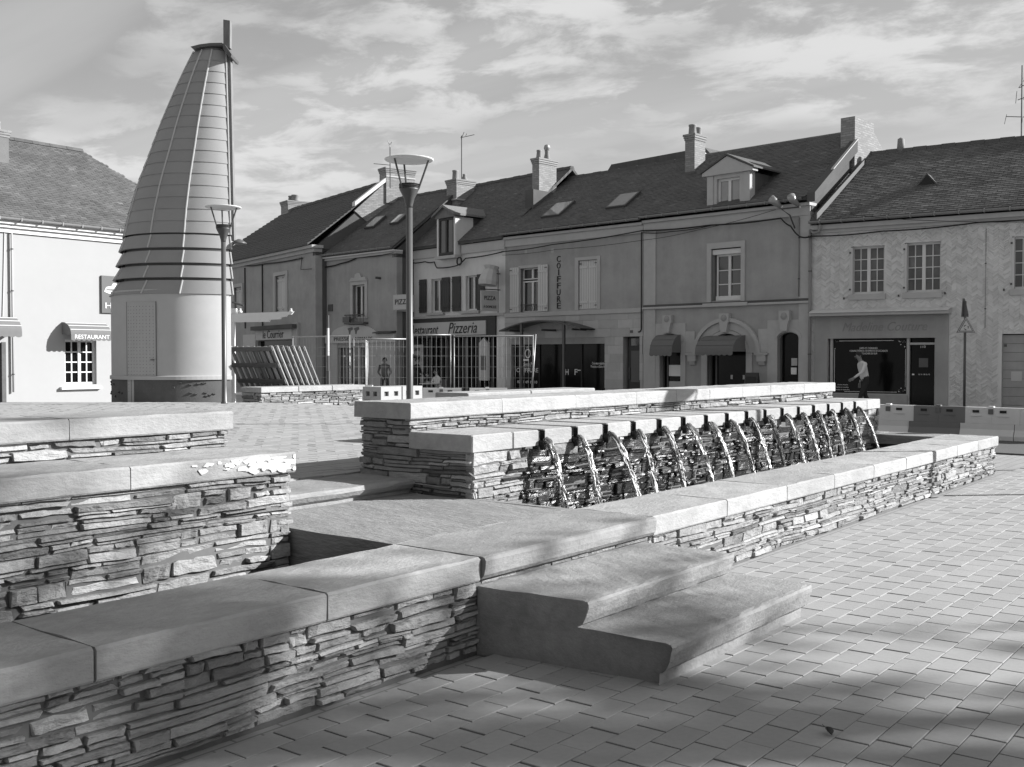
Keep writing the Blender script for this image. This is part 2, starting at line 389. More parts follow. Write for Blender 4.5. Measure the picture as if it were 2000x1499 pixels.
def stone_mb(r, O, ex, n, rng, proud=.03, seed=0.0, tone=None):
    x0, x1, z0, z1 = r; L = x1 - x0; h = z1 - z0; gap = min(.0016, h * .06)
    def warp(x, z): return mnoise.noise(Vector((x * 1.1 + seed, z * 6, seed))) * .022 + mnoise.noise(Vector((x * 6 + seed, z * 3, seed))) * .005
    ragged = rng.random() < .45; jx = min(.03 if ragged else .009, L * .14); jz = min(.012, h * .24) if ragged else min(.004, h * .1)
    def P(fx, fz):
        x = x0 + L * fx; z = z0 + h * fz
        x += (gap if fx < .01 else -gap if fx > .99 else 0) + (rng.uniform(0, jx) if fx < .01 else -rng.uniform(0, jx) if fx > .99 else rng.uniform(-.05, .05) * L)
        z += (gap if fz < .01 else -gap if fz > .99 else 0) + (rng.uniform(0, jz) if fz < .01 else -rng.uniform(0, jz) if fz > .99 else 0)
        return x, z
    ol = [P(0, 0), P(.2, 0), P(.4, 0), P(.6, 0), P(.82, 0), P(1, 0), P(1, 1), P(.8, 1), P(.58, 1), P(.42, 1), P(.18, 1), P(0, 1)]; N_ = 12
    cxm = sum(p[0] for p in ol) / N_; czm = sum(p[1] for p in ol) / N_
    q = rng.random(); pr = rng.uniform(.012, proud) if q < .3 else rng.uniform(-.006, .014); ch = min(rng.uniform(.002, .007), h * .16); m = MB()
    tx = rng.uniform(-.014, .014); tz = rng.uniform(-.012, .012); rough = min(.008, h * .14)
    def W(x, z, p):
        q = Vector(O) + Vector(ex) * x + Vector(n) * p; return (q.x, q.y, O[2] + z + warp(x, z) * (1 if z > .02 else .2))
    vs = [W(x, z, -.07) for x, z in ol] + [W(x, z, pr - ch * 1.6 + rng.uniform(-rough, 0)) for x, z in ol]
    for x, z in ol:
        s = 1 - ch / max(L * .5, .02); t = 1 - ch / max(h * .5, .01)
        xi = cxm + (x - cxm) * s; zi = czm + (z - czm) * t
        vs.append(W(xi, zi, pr + tx * (x - cxm) / L + tz * (z - czm) / h + rng.uniform(-rough, rough * .4)))
    fs = []
    for k in (0, N_):
        for i in range(N_): j = (i + 1) % N_; fs.append((k + i, k + j, k + N_ + j, k + N_ + i))
    b = 2 * N_
    for i in range(5): fs.append((b + i, b + i + 1, b + 10 - i, b + 11 - i))
    if tone is None:
        q = rng.random(); tone = max(.5, rng.gauss(1, .16)) * (1.4 if q > .93 else .66 if q < .14 else 1)
    m.add(vs, fs, tone); return m
def lay_stones(parent, walls, rng, keep=300, matf=None, name='stone', mat_=slate):
    """walls: (O, ex, n, length, z0, z1, kw); the stones that show largest become parts of their own, the rest one part"""
    allst = []
    for wi, (O, ex, n, L, z0, z1, kw) in enumerate(walls):
        for r in courses(L, z0, z1, rng, **kw):
            c = Vector(O) + Vector(ex) * ((r[0] + r[1]) / 2); D = c.x * CY + c.y * SY; lat = c.x * SY - c.y * CY
            vis = abs(lat) < .5 * D and D > 2 and Vector(n).dot(Vector((-c.x, -c.y, 0))) > 0
            size = (r[1] - r[0]) * (r[3] - r[2]) * abs(Vector(n).dot(c.normalized())) / D ** 2 if vis else 0
            allst.append((size, c, r, O, ex, n, wi))
    allst.sort(key=lambda s: -s[0]); off = parent.location; small = {}
    for k, (size, c, r, O, ex, n, wi) in enumerate(allst):
        mt = matf(c, r) if matf else mat_
        m = stone_mb(r, O, ex, n, rng, seed=wi * 7.3)
        if k < keep and size > 0: m.build(name, mt, parent, off=off)
        else:
            q = small.setdefault(mt.name, (MB(), mt)); q[0].add(m.v, m.f); q[0].t[-len(m.v):] = m.t
    for q, mt in small.values(): tag(q.build('small_stones', mt, parent, off=off), None, None, None, 'stuff')
rs = random.Random(11)
EX, EY, EZ = Vector((1, 0, 0)), Vector((0, 1, 0)), Vector((0, 0, 1))
# front basin wall
bw_ = thing('basin_wall', 'long low dry-stone basin wall with pale coping slabs in the foreground', 'stone wall', (6, 3.95, 0)); off = bw_.location
part_w = lambda nm, mt, par, fn, *a, **k: (lambda m: (getattr(m, fn)(*a, **k), m.build(nm, mt, par, off=par.location))[1])(MB())
part_w('core', mortar, bw_, 'box', -.6, 15.5, 3.668, 4.24, -.05, .385)
part_w('end_core', mortar, bw_, 'box', 15.03, 15.5, 4.245, 6.0, -.05, .385)
joints = [-.6, .96, 2.11, 3.26, 4.365]
joints2 = [6.205, 7.31, 8.43, 9.51, 10.57, 11.59, 12.59, 13.56, 14.53, 15.58]
for J in (joints, joints2):
    for a, b in zip(J, J[1:]):
        riven(slab_outline(3.625, 4.275, .388, .52), a + .006, b - .006, max(5, int((b - a) / .14)), .0028, rs, rs.uniform(.92, 1.08)).build('coping_slab', slab_u, bw_, off=off)
        if b not in (4.365, 15.58): MB().box(b - .012, b + .012, 3.70, 4.27, .40, .511).build('joint_mortar', mortar if rs.random() < .5 else stone_trim, bw_, off=off)
MB().cbox(14.93, 15.58, 4.285, 5.1, .388, .519, .01, .98).build('coping_slab', slab_v, bw_, off=off)
MB().cbox(14.93, 15.58, 5.11, 6.05, .388, .519, .01, 1.04).build('coping_slab', slab_v, bw_, off=off)
nose = [(3.655, .388), (3.63, .396), (3.608, .42), (3.598, .46), (3.596, .50), (3.602, .515), (3.618, .522)] + [(3.618 + .657 * i / 6, .522) for i in range(1, 7)] + [(4.275, .388)]
riven(nose, 4.372, 6.198, 12, .0018, rs).build('nosed_slab', step_m, bw_, off=off)
lay_stones(bw_, [(Vector((1.2, 3.655, 0)), EX, -EY, 3.17, 0, .385, {}), (Vector((6.2, 3.655, 0)), EX, -EY, 9.33, 0, .385, {}),
                 (Vector((4.4, 3.66, .355)), EX, -EY, 1.78, 0, .032, dict(hmin=.03, hmax=.04)), (Vector((-.6, 3.655, 0)), EX, -EY, 1.8, 0, .385, {}),
                 (Vector((15.53, 3.66, 0)), EY, EX, 2.3, 0, .385, {})], rs)
# deck and front steps
st = thing('stone_steps', 'two broad pale stone steps with undercut nosings in front of the basin', 'steps', (5.3, 3.0, 0))
def skew(m):
    m.v = [(u + (3.65 - v) * .11, v, z) if u < 4.4 else (u, v, z) for u, v, z in m.v]; return m
low = [(2.515, -.02), (2.51, .06), (2.492, .068), (2.475, .085), (2.458, .125), (2.445, .165), (2.44, .192), (2.45, .207), (2.472, .213)] + [(2.47 + 1.19 * i / 9, .213) for i in range(1, 10)] + [(3.66, -.02)]
upp = [(3.045, .2), (3.035, .222), (3.015, .232), (2.995, .27), (2.98, .32), (2.976, .34), (2.985, .352), (3.01, .357)] + [(3.01 + .645 * i / 6, .357) for i in range(1, 7)] + [(3.655, .2)]
skew(riven([(a + .055, b) if a < 3 else (a, b) for a, b in low], 4.372, 6.19, 22, .003, rs)).build('tread', step_m, st, off=st.location)
skew(riven(upp, 4.372, 6.11, 22, .003, rs, 1.04)).build('tread', step_m, st, off=st.location)
dk = thing('stone_deck', 'flat riven stone deck bridging the basin between the two tiered walls', 'deck', (5.3, 5, .2))
riven(slab_outline(4.285, 5.82, .23, .519, .008), 4.37, 6.115, 14, .003, rs).build('deck_slab', slab_v, dk, off=dk.location)
riven(slab_outline(4.285, 5.16, .23, .519, .008), 6.118, 6.19, 2, .002, rs).build('deck_edge', slab_v, dk, off=dk.location)
us_ = thing('upper_step', 'single pale stone step rising from the deck to the upper square', 'step', (5.2, 6.1, .4))
tr = [(5.83, .4), (5.825, .54), (5.79, .565), (5.765, .60), (5.765, .62), (5.78, .632)] + [(5.78 + .64 * i / 6, .635) for i in range(1, 7)] + [(6.42, .4)]
riven(tr, 4.35, 6.12, 16, .003, rs).build('tread', step_m, us_, off=us_.location)
# basin water and lining
wt = MB().box(6.2, 15.0, 4.26, 5.3, .2, .27).build('basin_water', water_m); tag(wt, 'dark water in the long basin under the spouts', None, None, 'structure')
wt2 = MB().box(-.6, 4.36, 4.26, 5.3, .02, .09).build('channel_water', water_m); tag(wt2, 'dark water in the narrow channel left of the deck', None, None, 'structure')
lin = MB().box(-.6, 15.0, 4.2405, 4.252, 0, .387).box(15.0, 15.028, 4.26, 5.9, 0, .387).build('basin_lining', render_dark); tag(lin, 'dark concrete lining of the basin', None, None, 'structure')
# left tiered wall
lw = thing('tiered_wall', 'two-tier dry-stone wall with pale stained copings at the left edge', 'stone wall', (2, 5.8, 0))
part_w('core', mortar, lw, 'box', -.6, 4.345, 5.195, 6.395, 0, .877); part_w('upper_core', mortar, lw, 'box', -.6, 4.35, 5.845, 6.395, .88, 1.117)
for v0, v1, z0, z1, J in ((5.155, 5.835, .88, 1.008, [-.6, .92, 2.07, 3.22, 4.38]), (5.80, 6.445, 1.12, 1.245, [-.6, .93, 2.08, 3.23, 4.39])):
    for a, b in zip(J, J[1:]):
        riven(slab_outline(v0, v1, z0, z1), a + .003, b - .003, max(5, int((b - a) / .14)), .0028, rs, rs.uniform(.84, .96)).build('coping_slab', slab_u, lw, off=lw.location)
lay_stones(lw, [(Vector((.9, 5.185, 0)), EX, -EY, 3.45, .05, .878, dict(hmin=.03, hmax=.11, lmin=.12, lmax=.6)), (Vector((.9, 5.83, 1.009)), EX, -EY, 3.46, 0, .11, dict(hmin=.04, hmax=.06)),
                (Vector((4.355, 5.18, .5)), EY, EX, 1.2, 0, .378, {})], rs, 300)
for k in range(46):                                        # white lime splash and runs on the coping edge
    cx0 = 4.37 - abs(rs.gauss(0, .33)); cz0 = rs.uniform(.905, .992) if cx0 > 3.95 else rs.uniform(.94, .992); w0 = rs.uniform(.012, .07) * (1.3 if cx0 > 4 else .8); h0 = rs.uniform(.006, .026)
    pts = []; ph = rs.uniform(0, 50)
    for i in range(16): t = 2 * math.pi * i / 16; q = .75 + .6 * mnoise.noise(Vector((math.cos(t) * 1.3 + ph, math.sin(t) * 1.3, 0))); pts.append((min(4.372, cx0 + math.cos(t) * w0 * q), max(.885, min(.994, cz0 + math.sin(t) * h0 * q))))
    MB().prism(pts, 5.1512 - .00012 * k, 5.16).build('lime_splash', white, lw, off=lw.location)
# cascade wall
cw = thing('cascade_wall', 'two-tier dry-stone cascade wall with a row of spouts pouring water', 'fountain', (10.7, 5.8, 0))
part_w('core', mortar, cw, 'box', 6.16, 15.26, 5.195, 6.395, 0, .877); part_w('upper_core', mortar, cw, 'box', 6.16, 15.15, 5.845, 6.395, .88, 1.107)
SP = [7.01 + .4833 * k for k in range(16)]
blocks = [(6.115, 6.62), (6.625, SP[0] - .038)] + [(a + .038, b - .038) for a, b in zip(SP, SP[1:])] + [(SP[-1] + .038, 14.76), (14.765, 15.31)]
for a, b in blocks:
    MB().cbox(a, b, 5.165 + rs.uniform(-.004, .004), 5.835, .878, 1.008 + rs.uniform(-.003, .003), .009, rs.uniform(.95, 1.12)).build('coping_block', slab_u, cw, off=cw.location)
J = [6.10, 7.28, 8.43, 9.56, 10.42, 11.22, 12.1, 12.93, 14.05, 15.2]
for a, b in zip(J, J[1:]):
    riven(slab_outline(5.795, 6.445, 1.11, 1.24), a + .003, b - .003, 8, .0028, rs, rs.uniform(.98, 1.12)).build('coping_slab', slab_u, cw, off=cw.location)
def wetness(c, r):
    z = (r[2] + r[3]) / 2
    if c.y < 5.3 and abs(c.y - 5.185) < .02 and 6.74 + rs.uniform(-.05, .1) < c.x < 14.6 + rs.uniform(-.2, .1) and z < .86 + rs.uniform(-.05, .03): return slate_wet
    return slate
lay_stones(cw, [(Vector((6.14, 5.185, 0)), EX, -EY, 9.14, .15, .877, dict(hmin=.045, hmax=.1, lmin=.12, lmax=.48)),
                (Vector((6.14, 5.83, 1.009)), EX, -EY, 9.02, 0, .1, dict(hmin=.045, hmax=.06, lmin=.1, lmax=.4)),
                (Vector((6.145, 6.42, .0)), -EY, -EX, 1.235, .5, .877, dict(lmin=.12, lmax=.5)),
                (Vector((6.145, 6.42, .88)), -EY, -EX, .6, 0, .228, dict(lmin=.12, lmax=.4)),
                (Vector((15.285, 5.18, .3)), EY, EX, 1.2, 0, .577, {})], rs, 300, wetness)
rj = random.Random(3)
for k, s in enumerate(SP):
    sp = MB().box(s - .037, s + .037, 5.14, 5.8, .879, .915).prism([(s - .024, .84), (s + .024, .84), (s + .034, .915), (s - .034, .915)], 5.115, 5.1645).build('spout', slate_wet, cw, off=cw.location)
    for sg_ in (-1, 1): MB().box(s + sg_ * .0372 - .002, s + sg_ * .0372 + .002, 5.158, 5.8, .916, .999).build('channel_side', slate_wet, sp, off=cw.location)
    m = MB()
    reach = rj.uniform(.19, .34)
    def jet(t, dx, dv=0):
        return Vector((s + dx, 5.12 - reach * (t ** .62) + dv, .93 - .66 * t))
    w0 = rj.uniform(.85, 1.2)
    for q in range(6):
        dx = rj.uniform(-.034, .034); r0 = rj.uniform(.008, .018); tend = 1 if q < 3 else rj.uniform(.45, .9)
        ph = rj.uniform(0, 9); pts = []; rr = []
        for i in range(25):
            t = tend * i / 24; wob = mnoise.noise(Vector((ph, t * 9, k))) * .022 * (t + .15)
            pts.append(jet(t, dx * (1 - .55 * t) + wob, mnoise.noise(Vector((ph + 3, t * 9, k))) * .016 - q * .004 * t))
            rr.append(max(.0015, r0 * w0 * (1.1 - .5 * t) * (1 + .75 * mnoise.noise(Vector((ph * 2, t * 22, k * 3))))))
        m.tube(pts, rr, 6)
    jo = m.build('water_jet', jet_m, sp, True, off=cw.location)
    f = MB()
    for q in range(26):
        ph = rj.uniform(0, 20); a = rj.uniform(-.1, .7); b = min(1, max(0, a) + rj.uniform(.2, .6)); n = 8; dx0 = rj.uniform(-.036, .036)
        if a < 0: a = 0
        pts = [jet(a + (b - a) * i / n, dx0 * (1.1 - .55 * (a + (b - a) * i / n)) + mnoise.noise(Vector((ph, i * .8, 1))) * .014, rj.uniform(-.02, .006)) for i in range(n + 1)]
        f.tube(pts, [.001 + rj.uniform(.003, .0075) * math.sin(math.pi * (i + .3) / (n + .6)) for i in range(n + 1)], 5)
    for q in range(26):
        t = rj.uniform(.25, 1) ** .7; p = jet(t, rj.gauss(0, .03), rj.uniform(-.05, .04)); rr = rj.uniform(.0015, .004)
        f.tube([p, p + Vector((rj.uniform(-.004, .004), 0, -rj.uniform(.006, .03)))], rr, 5)
    for q in range(18):                                   # splash where the jet meets the water
        a = rj.uniform(0, 6.28); p = jet(1, 0) + Vector((math.cos(a) * rj.uniform(.01, .08), math.sin(a) * rj.uniform(.01, .06), rj.uniform(0, .05))); f.tube([p, p + Vector((math.cos(a) * .012, math.sin(a) * .012, .012))], rj.uniform(.002, .005), 5)
    tag(f.build('foam', foam_m, sp, True, off=cw.location), None, None, None, 'stuff')
# low wall behind the cascade and the low wall beside the pallets
bwall = thing('low_wall', 'low stone wall top just visible behind the cascade wall', 'stone wall', (10, 7.9, .2))
part_w('core', slate, bwall, 'box', 8.95, 11.5, 7.62, 8.08, .1, 1.10)
for a, b in ((8.93, 10.1), (10.11, 11.5)): MB().cbox(a, b, 7.6, 8.1, 1.10, 1.21, .01).build('coping_slab', slab_u, bwall, off=bwall.location)
sw = thing('low_wall', 'short low stone wall in front of the leaning wooden panels', 'stone wall', (15, 17.5, .3))
part_w('core', mortar, sw, 'box', 13.81, 16.65, 17.34, 17.9, .1, .89)
for a, b in ((13.76, 14.75), (14.76, 15.7), (15.71, 16.7)): MB().cbox(a, b, 17.27, 17.95, .892, 1.0, .01).build('coping_slab', slab_u, sw, off=sw.location)
lay_stones(sw, [(Vector((13.79, 17.31, .3)), EX, -EY, 2.86, 0, .588, dict(lmin=.12, lmax=.45)), (Vector((13.79, 17.93, .3)), -EY, -EX, .62, 0, .588, {})], rs, 120)
#@@TOWER
# ------------------------------------------------------------------ tower: a half cone whose straight edge is a vertical mast
DE = 22.6; AM = R(45); SA, CA = math.sin(AM), math.cos(AM); TS = DE / 2050
tw = thing('louvred_tower', 'cone-shaped zinc-clad tower with flared skirts on a rounded rendered base', 'tower', UV(-7.1, 23.6, .3))
tb = tw.location.copy()
def ring(xl, xr, y):                          # left silhouette and straight edge -> edge position, radius, height
    al = math.atan((xl - 1000) / 2050); e = (xr - 1000) / 2050 * DE; lo, hi = .05, 3.0
    for _ in range(40):                       # radius whose tangent from the eye falls on the left silhouette
        rad = (lo + hi) / 2; c = (e - rad * SA, DE + CA * rad); s = math.atan2(c[0], c[1]) - math.asin(rad / math.hypot(*c))
        lo, hi = (rad, hi) if s > al else (lo, rad)
    return e, rad, EYE + (700 - y) / 2050 * (DE + CA * rad)
def rp(g, a, dr=0.0, z=None):                 # a: angle from the side that faces the camera, positive to the right
    e, rad, zz = g; p = UV(e - rad * SA + (rad + dr) * math.sin(a), DE + CA * rad - (rad + dr) * math.cos(a), zz if z is None else z); return (p.x - tb.x, p.y - tb.y, p.z - tb.z)
def lx(x): return (x - 1000) * TS
def lz(y): return EYE + (700 - y) * TS
prof = [(471, 241.5, 452), (434, 250, 451), (371, 269.5, 450), (315, 292, 449), (259, 313, 448), (217, 331, 447), (175, 350, 446), (140, 367, 445.5), (113, 381, 445)]
def pring(y):
    for (ya, la, ra), (yb, lb, rb) in zip(prof, prof[1:]):
        if yb <= y <= ya: t = (ya - y) / (ya - yb); return ring(la + (lb - la) * t, ra + (rb - ra) * t, y)
    return ring(*prof[-1][1:], prof[-1][0])
A0 = R(-125); ribs = [R(a) for a in (-122, -90, -54, -19, 8.5, 45)]
def cyl(g0, g1, dr0=0, dr1=0, n=48, a0=A0, a1=AM, tone=None):
    m = MB(); vs = []
    for i in range(n + 1): a = a0 + (a1 - a0) * i / n; vs += [rp(g0, a, dr0), rp(g1, a, dr1)]
    return m.add(vs, [(2 * i, 2 * i + 2, 2 * i + 3, 2 * i + 1) for i in range(n)], tone)
DX = (217.5, 452)
cyl(ring(*DX, 800), ring(*DX, 575)).build('drum', render_tower, tw, True)
cyl(ring(219, 451, 815), ring(219, 451, 738), .02, .02).build('plinth', plinth_m, tw, True)
m = cyl(ring(219, 451, 739.5), ring(219, 451, 733), .05, .05); q = cyl(ring(219, 451, 733), ring(*DX, 732), .05, 0); m.add(q.v, q.f); m.build('ledge', render_tower, tw)
rt_ = random.Random(8)
for k in range(30):                                              # weep holes in the plinth
    aa = R(rt_.uniform(-70, 42)); g = ring(219, 451, rt_.choice([748, 767]) + rt_.uniform(-5, 5))
    if R(-37) < aa < R(-4): continue
    MB().tube([rp(g, aa - .014, .022), rp(g, aa + .014, .022)], [.02, .026], 6).build('weep_hole', render_dark, tw)
door = cyl(ring(*DX, 790), ring(*DX, 598), .012, .012, 10, R(-33), R(-8)).build('door', mat('tower door', .40, .05, .7, 6, stain=.05), tw)
m = MB()
for i in range(9):
    for j in range(26): aa = R(-31.5 + i * 2.7); g = ring(*DX, 606 + j * 6.2); m.tube([rp(g, aa, .0135), rp(g, aa, .0165)], .008, 5)
m.build('perforation', ink_g, door)
for aa in (-33.2, -7.8): cyl(ring(*DX, 790), ring(*DX, 597), .016, .016, 1, R(aa - .25), R(aa + .25)).build('door_edge', sign_dark, door)
g = ring(*DX, 703); MB().tube([rp(g, R(-9.5), .01), rp(g, R(-9.5), .05), rp(g, R(-11.5), .05)], .012, 6).build('handle', metal_dark, door)
cyl(ring(238, 450, 590), ring(254, 448, 462)).build('skirt_core', metal_dark, tw, True)  # dark colour stands in for shade in the gaps between skirts
sk = [(474, 498, 243, 452.5, 233), (503, 526, 240, 453, 227), (531, 553, 235, 454, 221), (558, 583, 231, 455, 214)]
for yt, yb, xl, xr, xb in sk:
    g0, g1 = ring(xb, xr + 1, yb), ring(xl, xr - 2, yt)
    for a0, a1 in zip(ribs, ribs[1:]):
        m = cyl(g0, g1, 0, 0, 9, a0, a1, rt_.uniform(.95, 1.05)); q = cyl((g0[0], g0[1], g0[2] - .008), g0, -.05, 0, 9, a0, a1); m.add(q.v, q.f); m.build('skirt_panel', zinc, tw, True)
    for a0 in ribs[1:]: MB().tube([rp(g0, a0, .006), rp(g1, a0, .006)], .018, 6).build('rib', zinc_rib, tw)
nb = 16; ys = [471 - (471 - 113) * i / nb for i in range(nb + 1)]
for i in range(nb):
    g0, g1 = pring(ys[i]), pring(ys[i + 1])
    for a0, a1 in zip(ribs, ribs[1:]):
        m = cyl(g0, g1, .008, -.004, 8, a0, a1, rt_.uniform(.95, 1.05)); q = cyl((g0[0], g0[1], g0[2] - .001), g0, -.02, .008, 8, a0, a1); m.add(q.v, q.f); m.build('cladding_panel', zinc, tw, True)
for a0 in ribs[1:]: MB().tube([rp(pring(y), a0, .008) for y in ys], .018, 6).build('rib', zinc_rib, tw)
gs = [ring(*DX, 815), ring(*DX, 575)] + [pring(y) for y in ys]; m = MB(); vs = []
for g in gs: vs += [rp(g, AM), rp(g, A0)]
m.add(vs, [(2 * i, 2 * i + 2, 2 * i + 3, 2 * i + 1) for i in range(len(gs) - 1)]); m.build('back_wall', zinc, tw)
gt = pring(113); cyl(gt, (gt[0], gt[1], gt[2] + .05), .012, -.03).build('collar', zinc, tw, True)
MB().add([rp(gt, A0 + (AM - A0) * i / 24, -.01) for i in range(25)], [tuple(range(25))]).build('top_disc', metal_dark, tw)
def slabLZ(pts, d0, d1):                     # outline in (lat, z) at the mast, extruded in depth from d0 to d1
    m = MB(); n = len(pts); vs = []
    for d in (d0, d1):
        for x, y in pts: p = UV(lx(x), d, lz(y)); vs.append((p.x - tb.x, p.y - tb.y, p.z - tb.z))
    return m.add(vs, [tuple(range(n)), tuple(range(2 * n - 1, n - 1, -1))] + [((i + 1) % n, i, n + i, n + (i + 1) % n) for i in range(n)])
slabLZ([(382, 101.5), (400, 97), (420, 94.5), (443, 94), (443, 99), (420, 100), (400, 102.5), (388, 106)], 22.4, 23.3).build('cap_plate', metal_mid, tw)
slabLZ([(390, 106), (402, 103), (420, 100.4), (443, 99.4), (443, 104), (420, 105.5), (404, 107)], 22.55, 23.1).build('cap_underside', metal_dark, tw)
slabLZ([(443, 95), (447, 96), (461, 116), (460, 121), (455, 120), (445, 106)], 22.4, 23.0).build('cap_wing', metal_mid, tw)
slabLZ([(440.5, 44), (453.5, 46), (453, 98), (440.5, 98)], 22.6, 22.76).build('mast', wood_grey, tw)
slabLZ([(444, 104), (453, 106), (458, 470), (450, 470)], 22.64, 22.8).build('mast', wood_grey, tw)
def at_edge(x, y, d=0.0): p = UV(lx(x), DE + d, lz(y)); return (p.x - tb.x, p.y - tb.y, p.z - tb.z)
p1 = at_edge(466, 470, .1); m = MB().tube([at_edge(451, 480, .1), p1], .015, 6)
m.lathe([(.03, p1[2] + .03), (.09, p1[2]), (.16, p1[2] - .05), (.165, p1[2] - .07), (.03, p1[2] - .075)], 16, (p1[0], p1[1])); m.build('wall_lamp', metal_mid, tw, True)
MB().tube([at_edge(452, 590, .1), at_edge(474, 597, .1)], .025, 6).build('bracket', metal_dark, tw)
# ------------------------------------------------------------------ street lamps
def street_lamp(x, D, ztop, label, lat=None):
    b = UV(lat if lat is not None else (x - 1000) / 2050 * D, D); b.z = gz(b.x, b.y)
    t = thing('street_lamp', label, 'street lamp', b, 0, 'saucer street lamps around the fountain'); H = ztop - b.z
    MB().lathe([(.07, -.05), (.07, .03), (.055, .05), (.05, .35), (.048, .36), (.046, H - .68)], 16).build('pole', metal_mid, t, True)
    MB().lathe([(.047, H - .69), (.05, H - .66), (.075, H - .56), (.135, H - .44), (.14, H - .42)], 20).build('cone', metal_dark, t, True)
    for k in range(3): MB().lathe([(.142, H - .412 + k * .022), (.146, H - .404 + k * .022), (.142, H - .40 + k * .022), (.12, H - .404 + k * .022)], 20).build('louvre_ring', metal_dark, t)
    MB().lathe([(.03, H - .45), (.05, H - .40), (.05, H - .37), (.01, H - .36)], 12).build('lamp_head', metal_dark, t, True)
    for k in range(3):
        a = R(20 + 120 * k) + YAW; c, s = math.cos(a), math.sin(a)
        MB().tube([(c * .135, s * .135, H - .43), (c * .28, s * .28, H - .035)], [.014, .014], 6).build('strut', metal_dark, t)
    MB().lathe([(.02, H - .03), (.2, H - .045), (.33, H - .03), (.345, H - .018), (.345, H - .01), (.3, H), (.01, H + .012)], 32).build('saucer', white, t, True)
    return t
street_lamp(800, 14.8, 4.40, 'saucer street lamp rising behind the cascade wall beside the restaurant')
street_lamp(438, 20.5, 4.55, 'saucer street lamp standing against the zinc tower')
street_lamp(0, 12.4, 3.85, 'saucer street lamp just beyond the right edge whose shadow crosses the basin', 7.45)
street_lamp(0, 15.6, 3.85, 'saucer street lamp beyond the right edge near the street', 12.0)
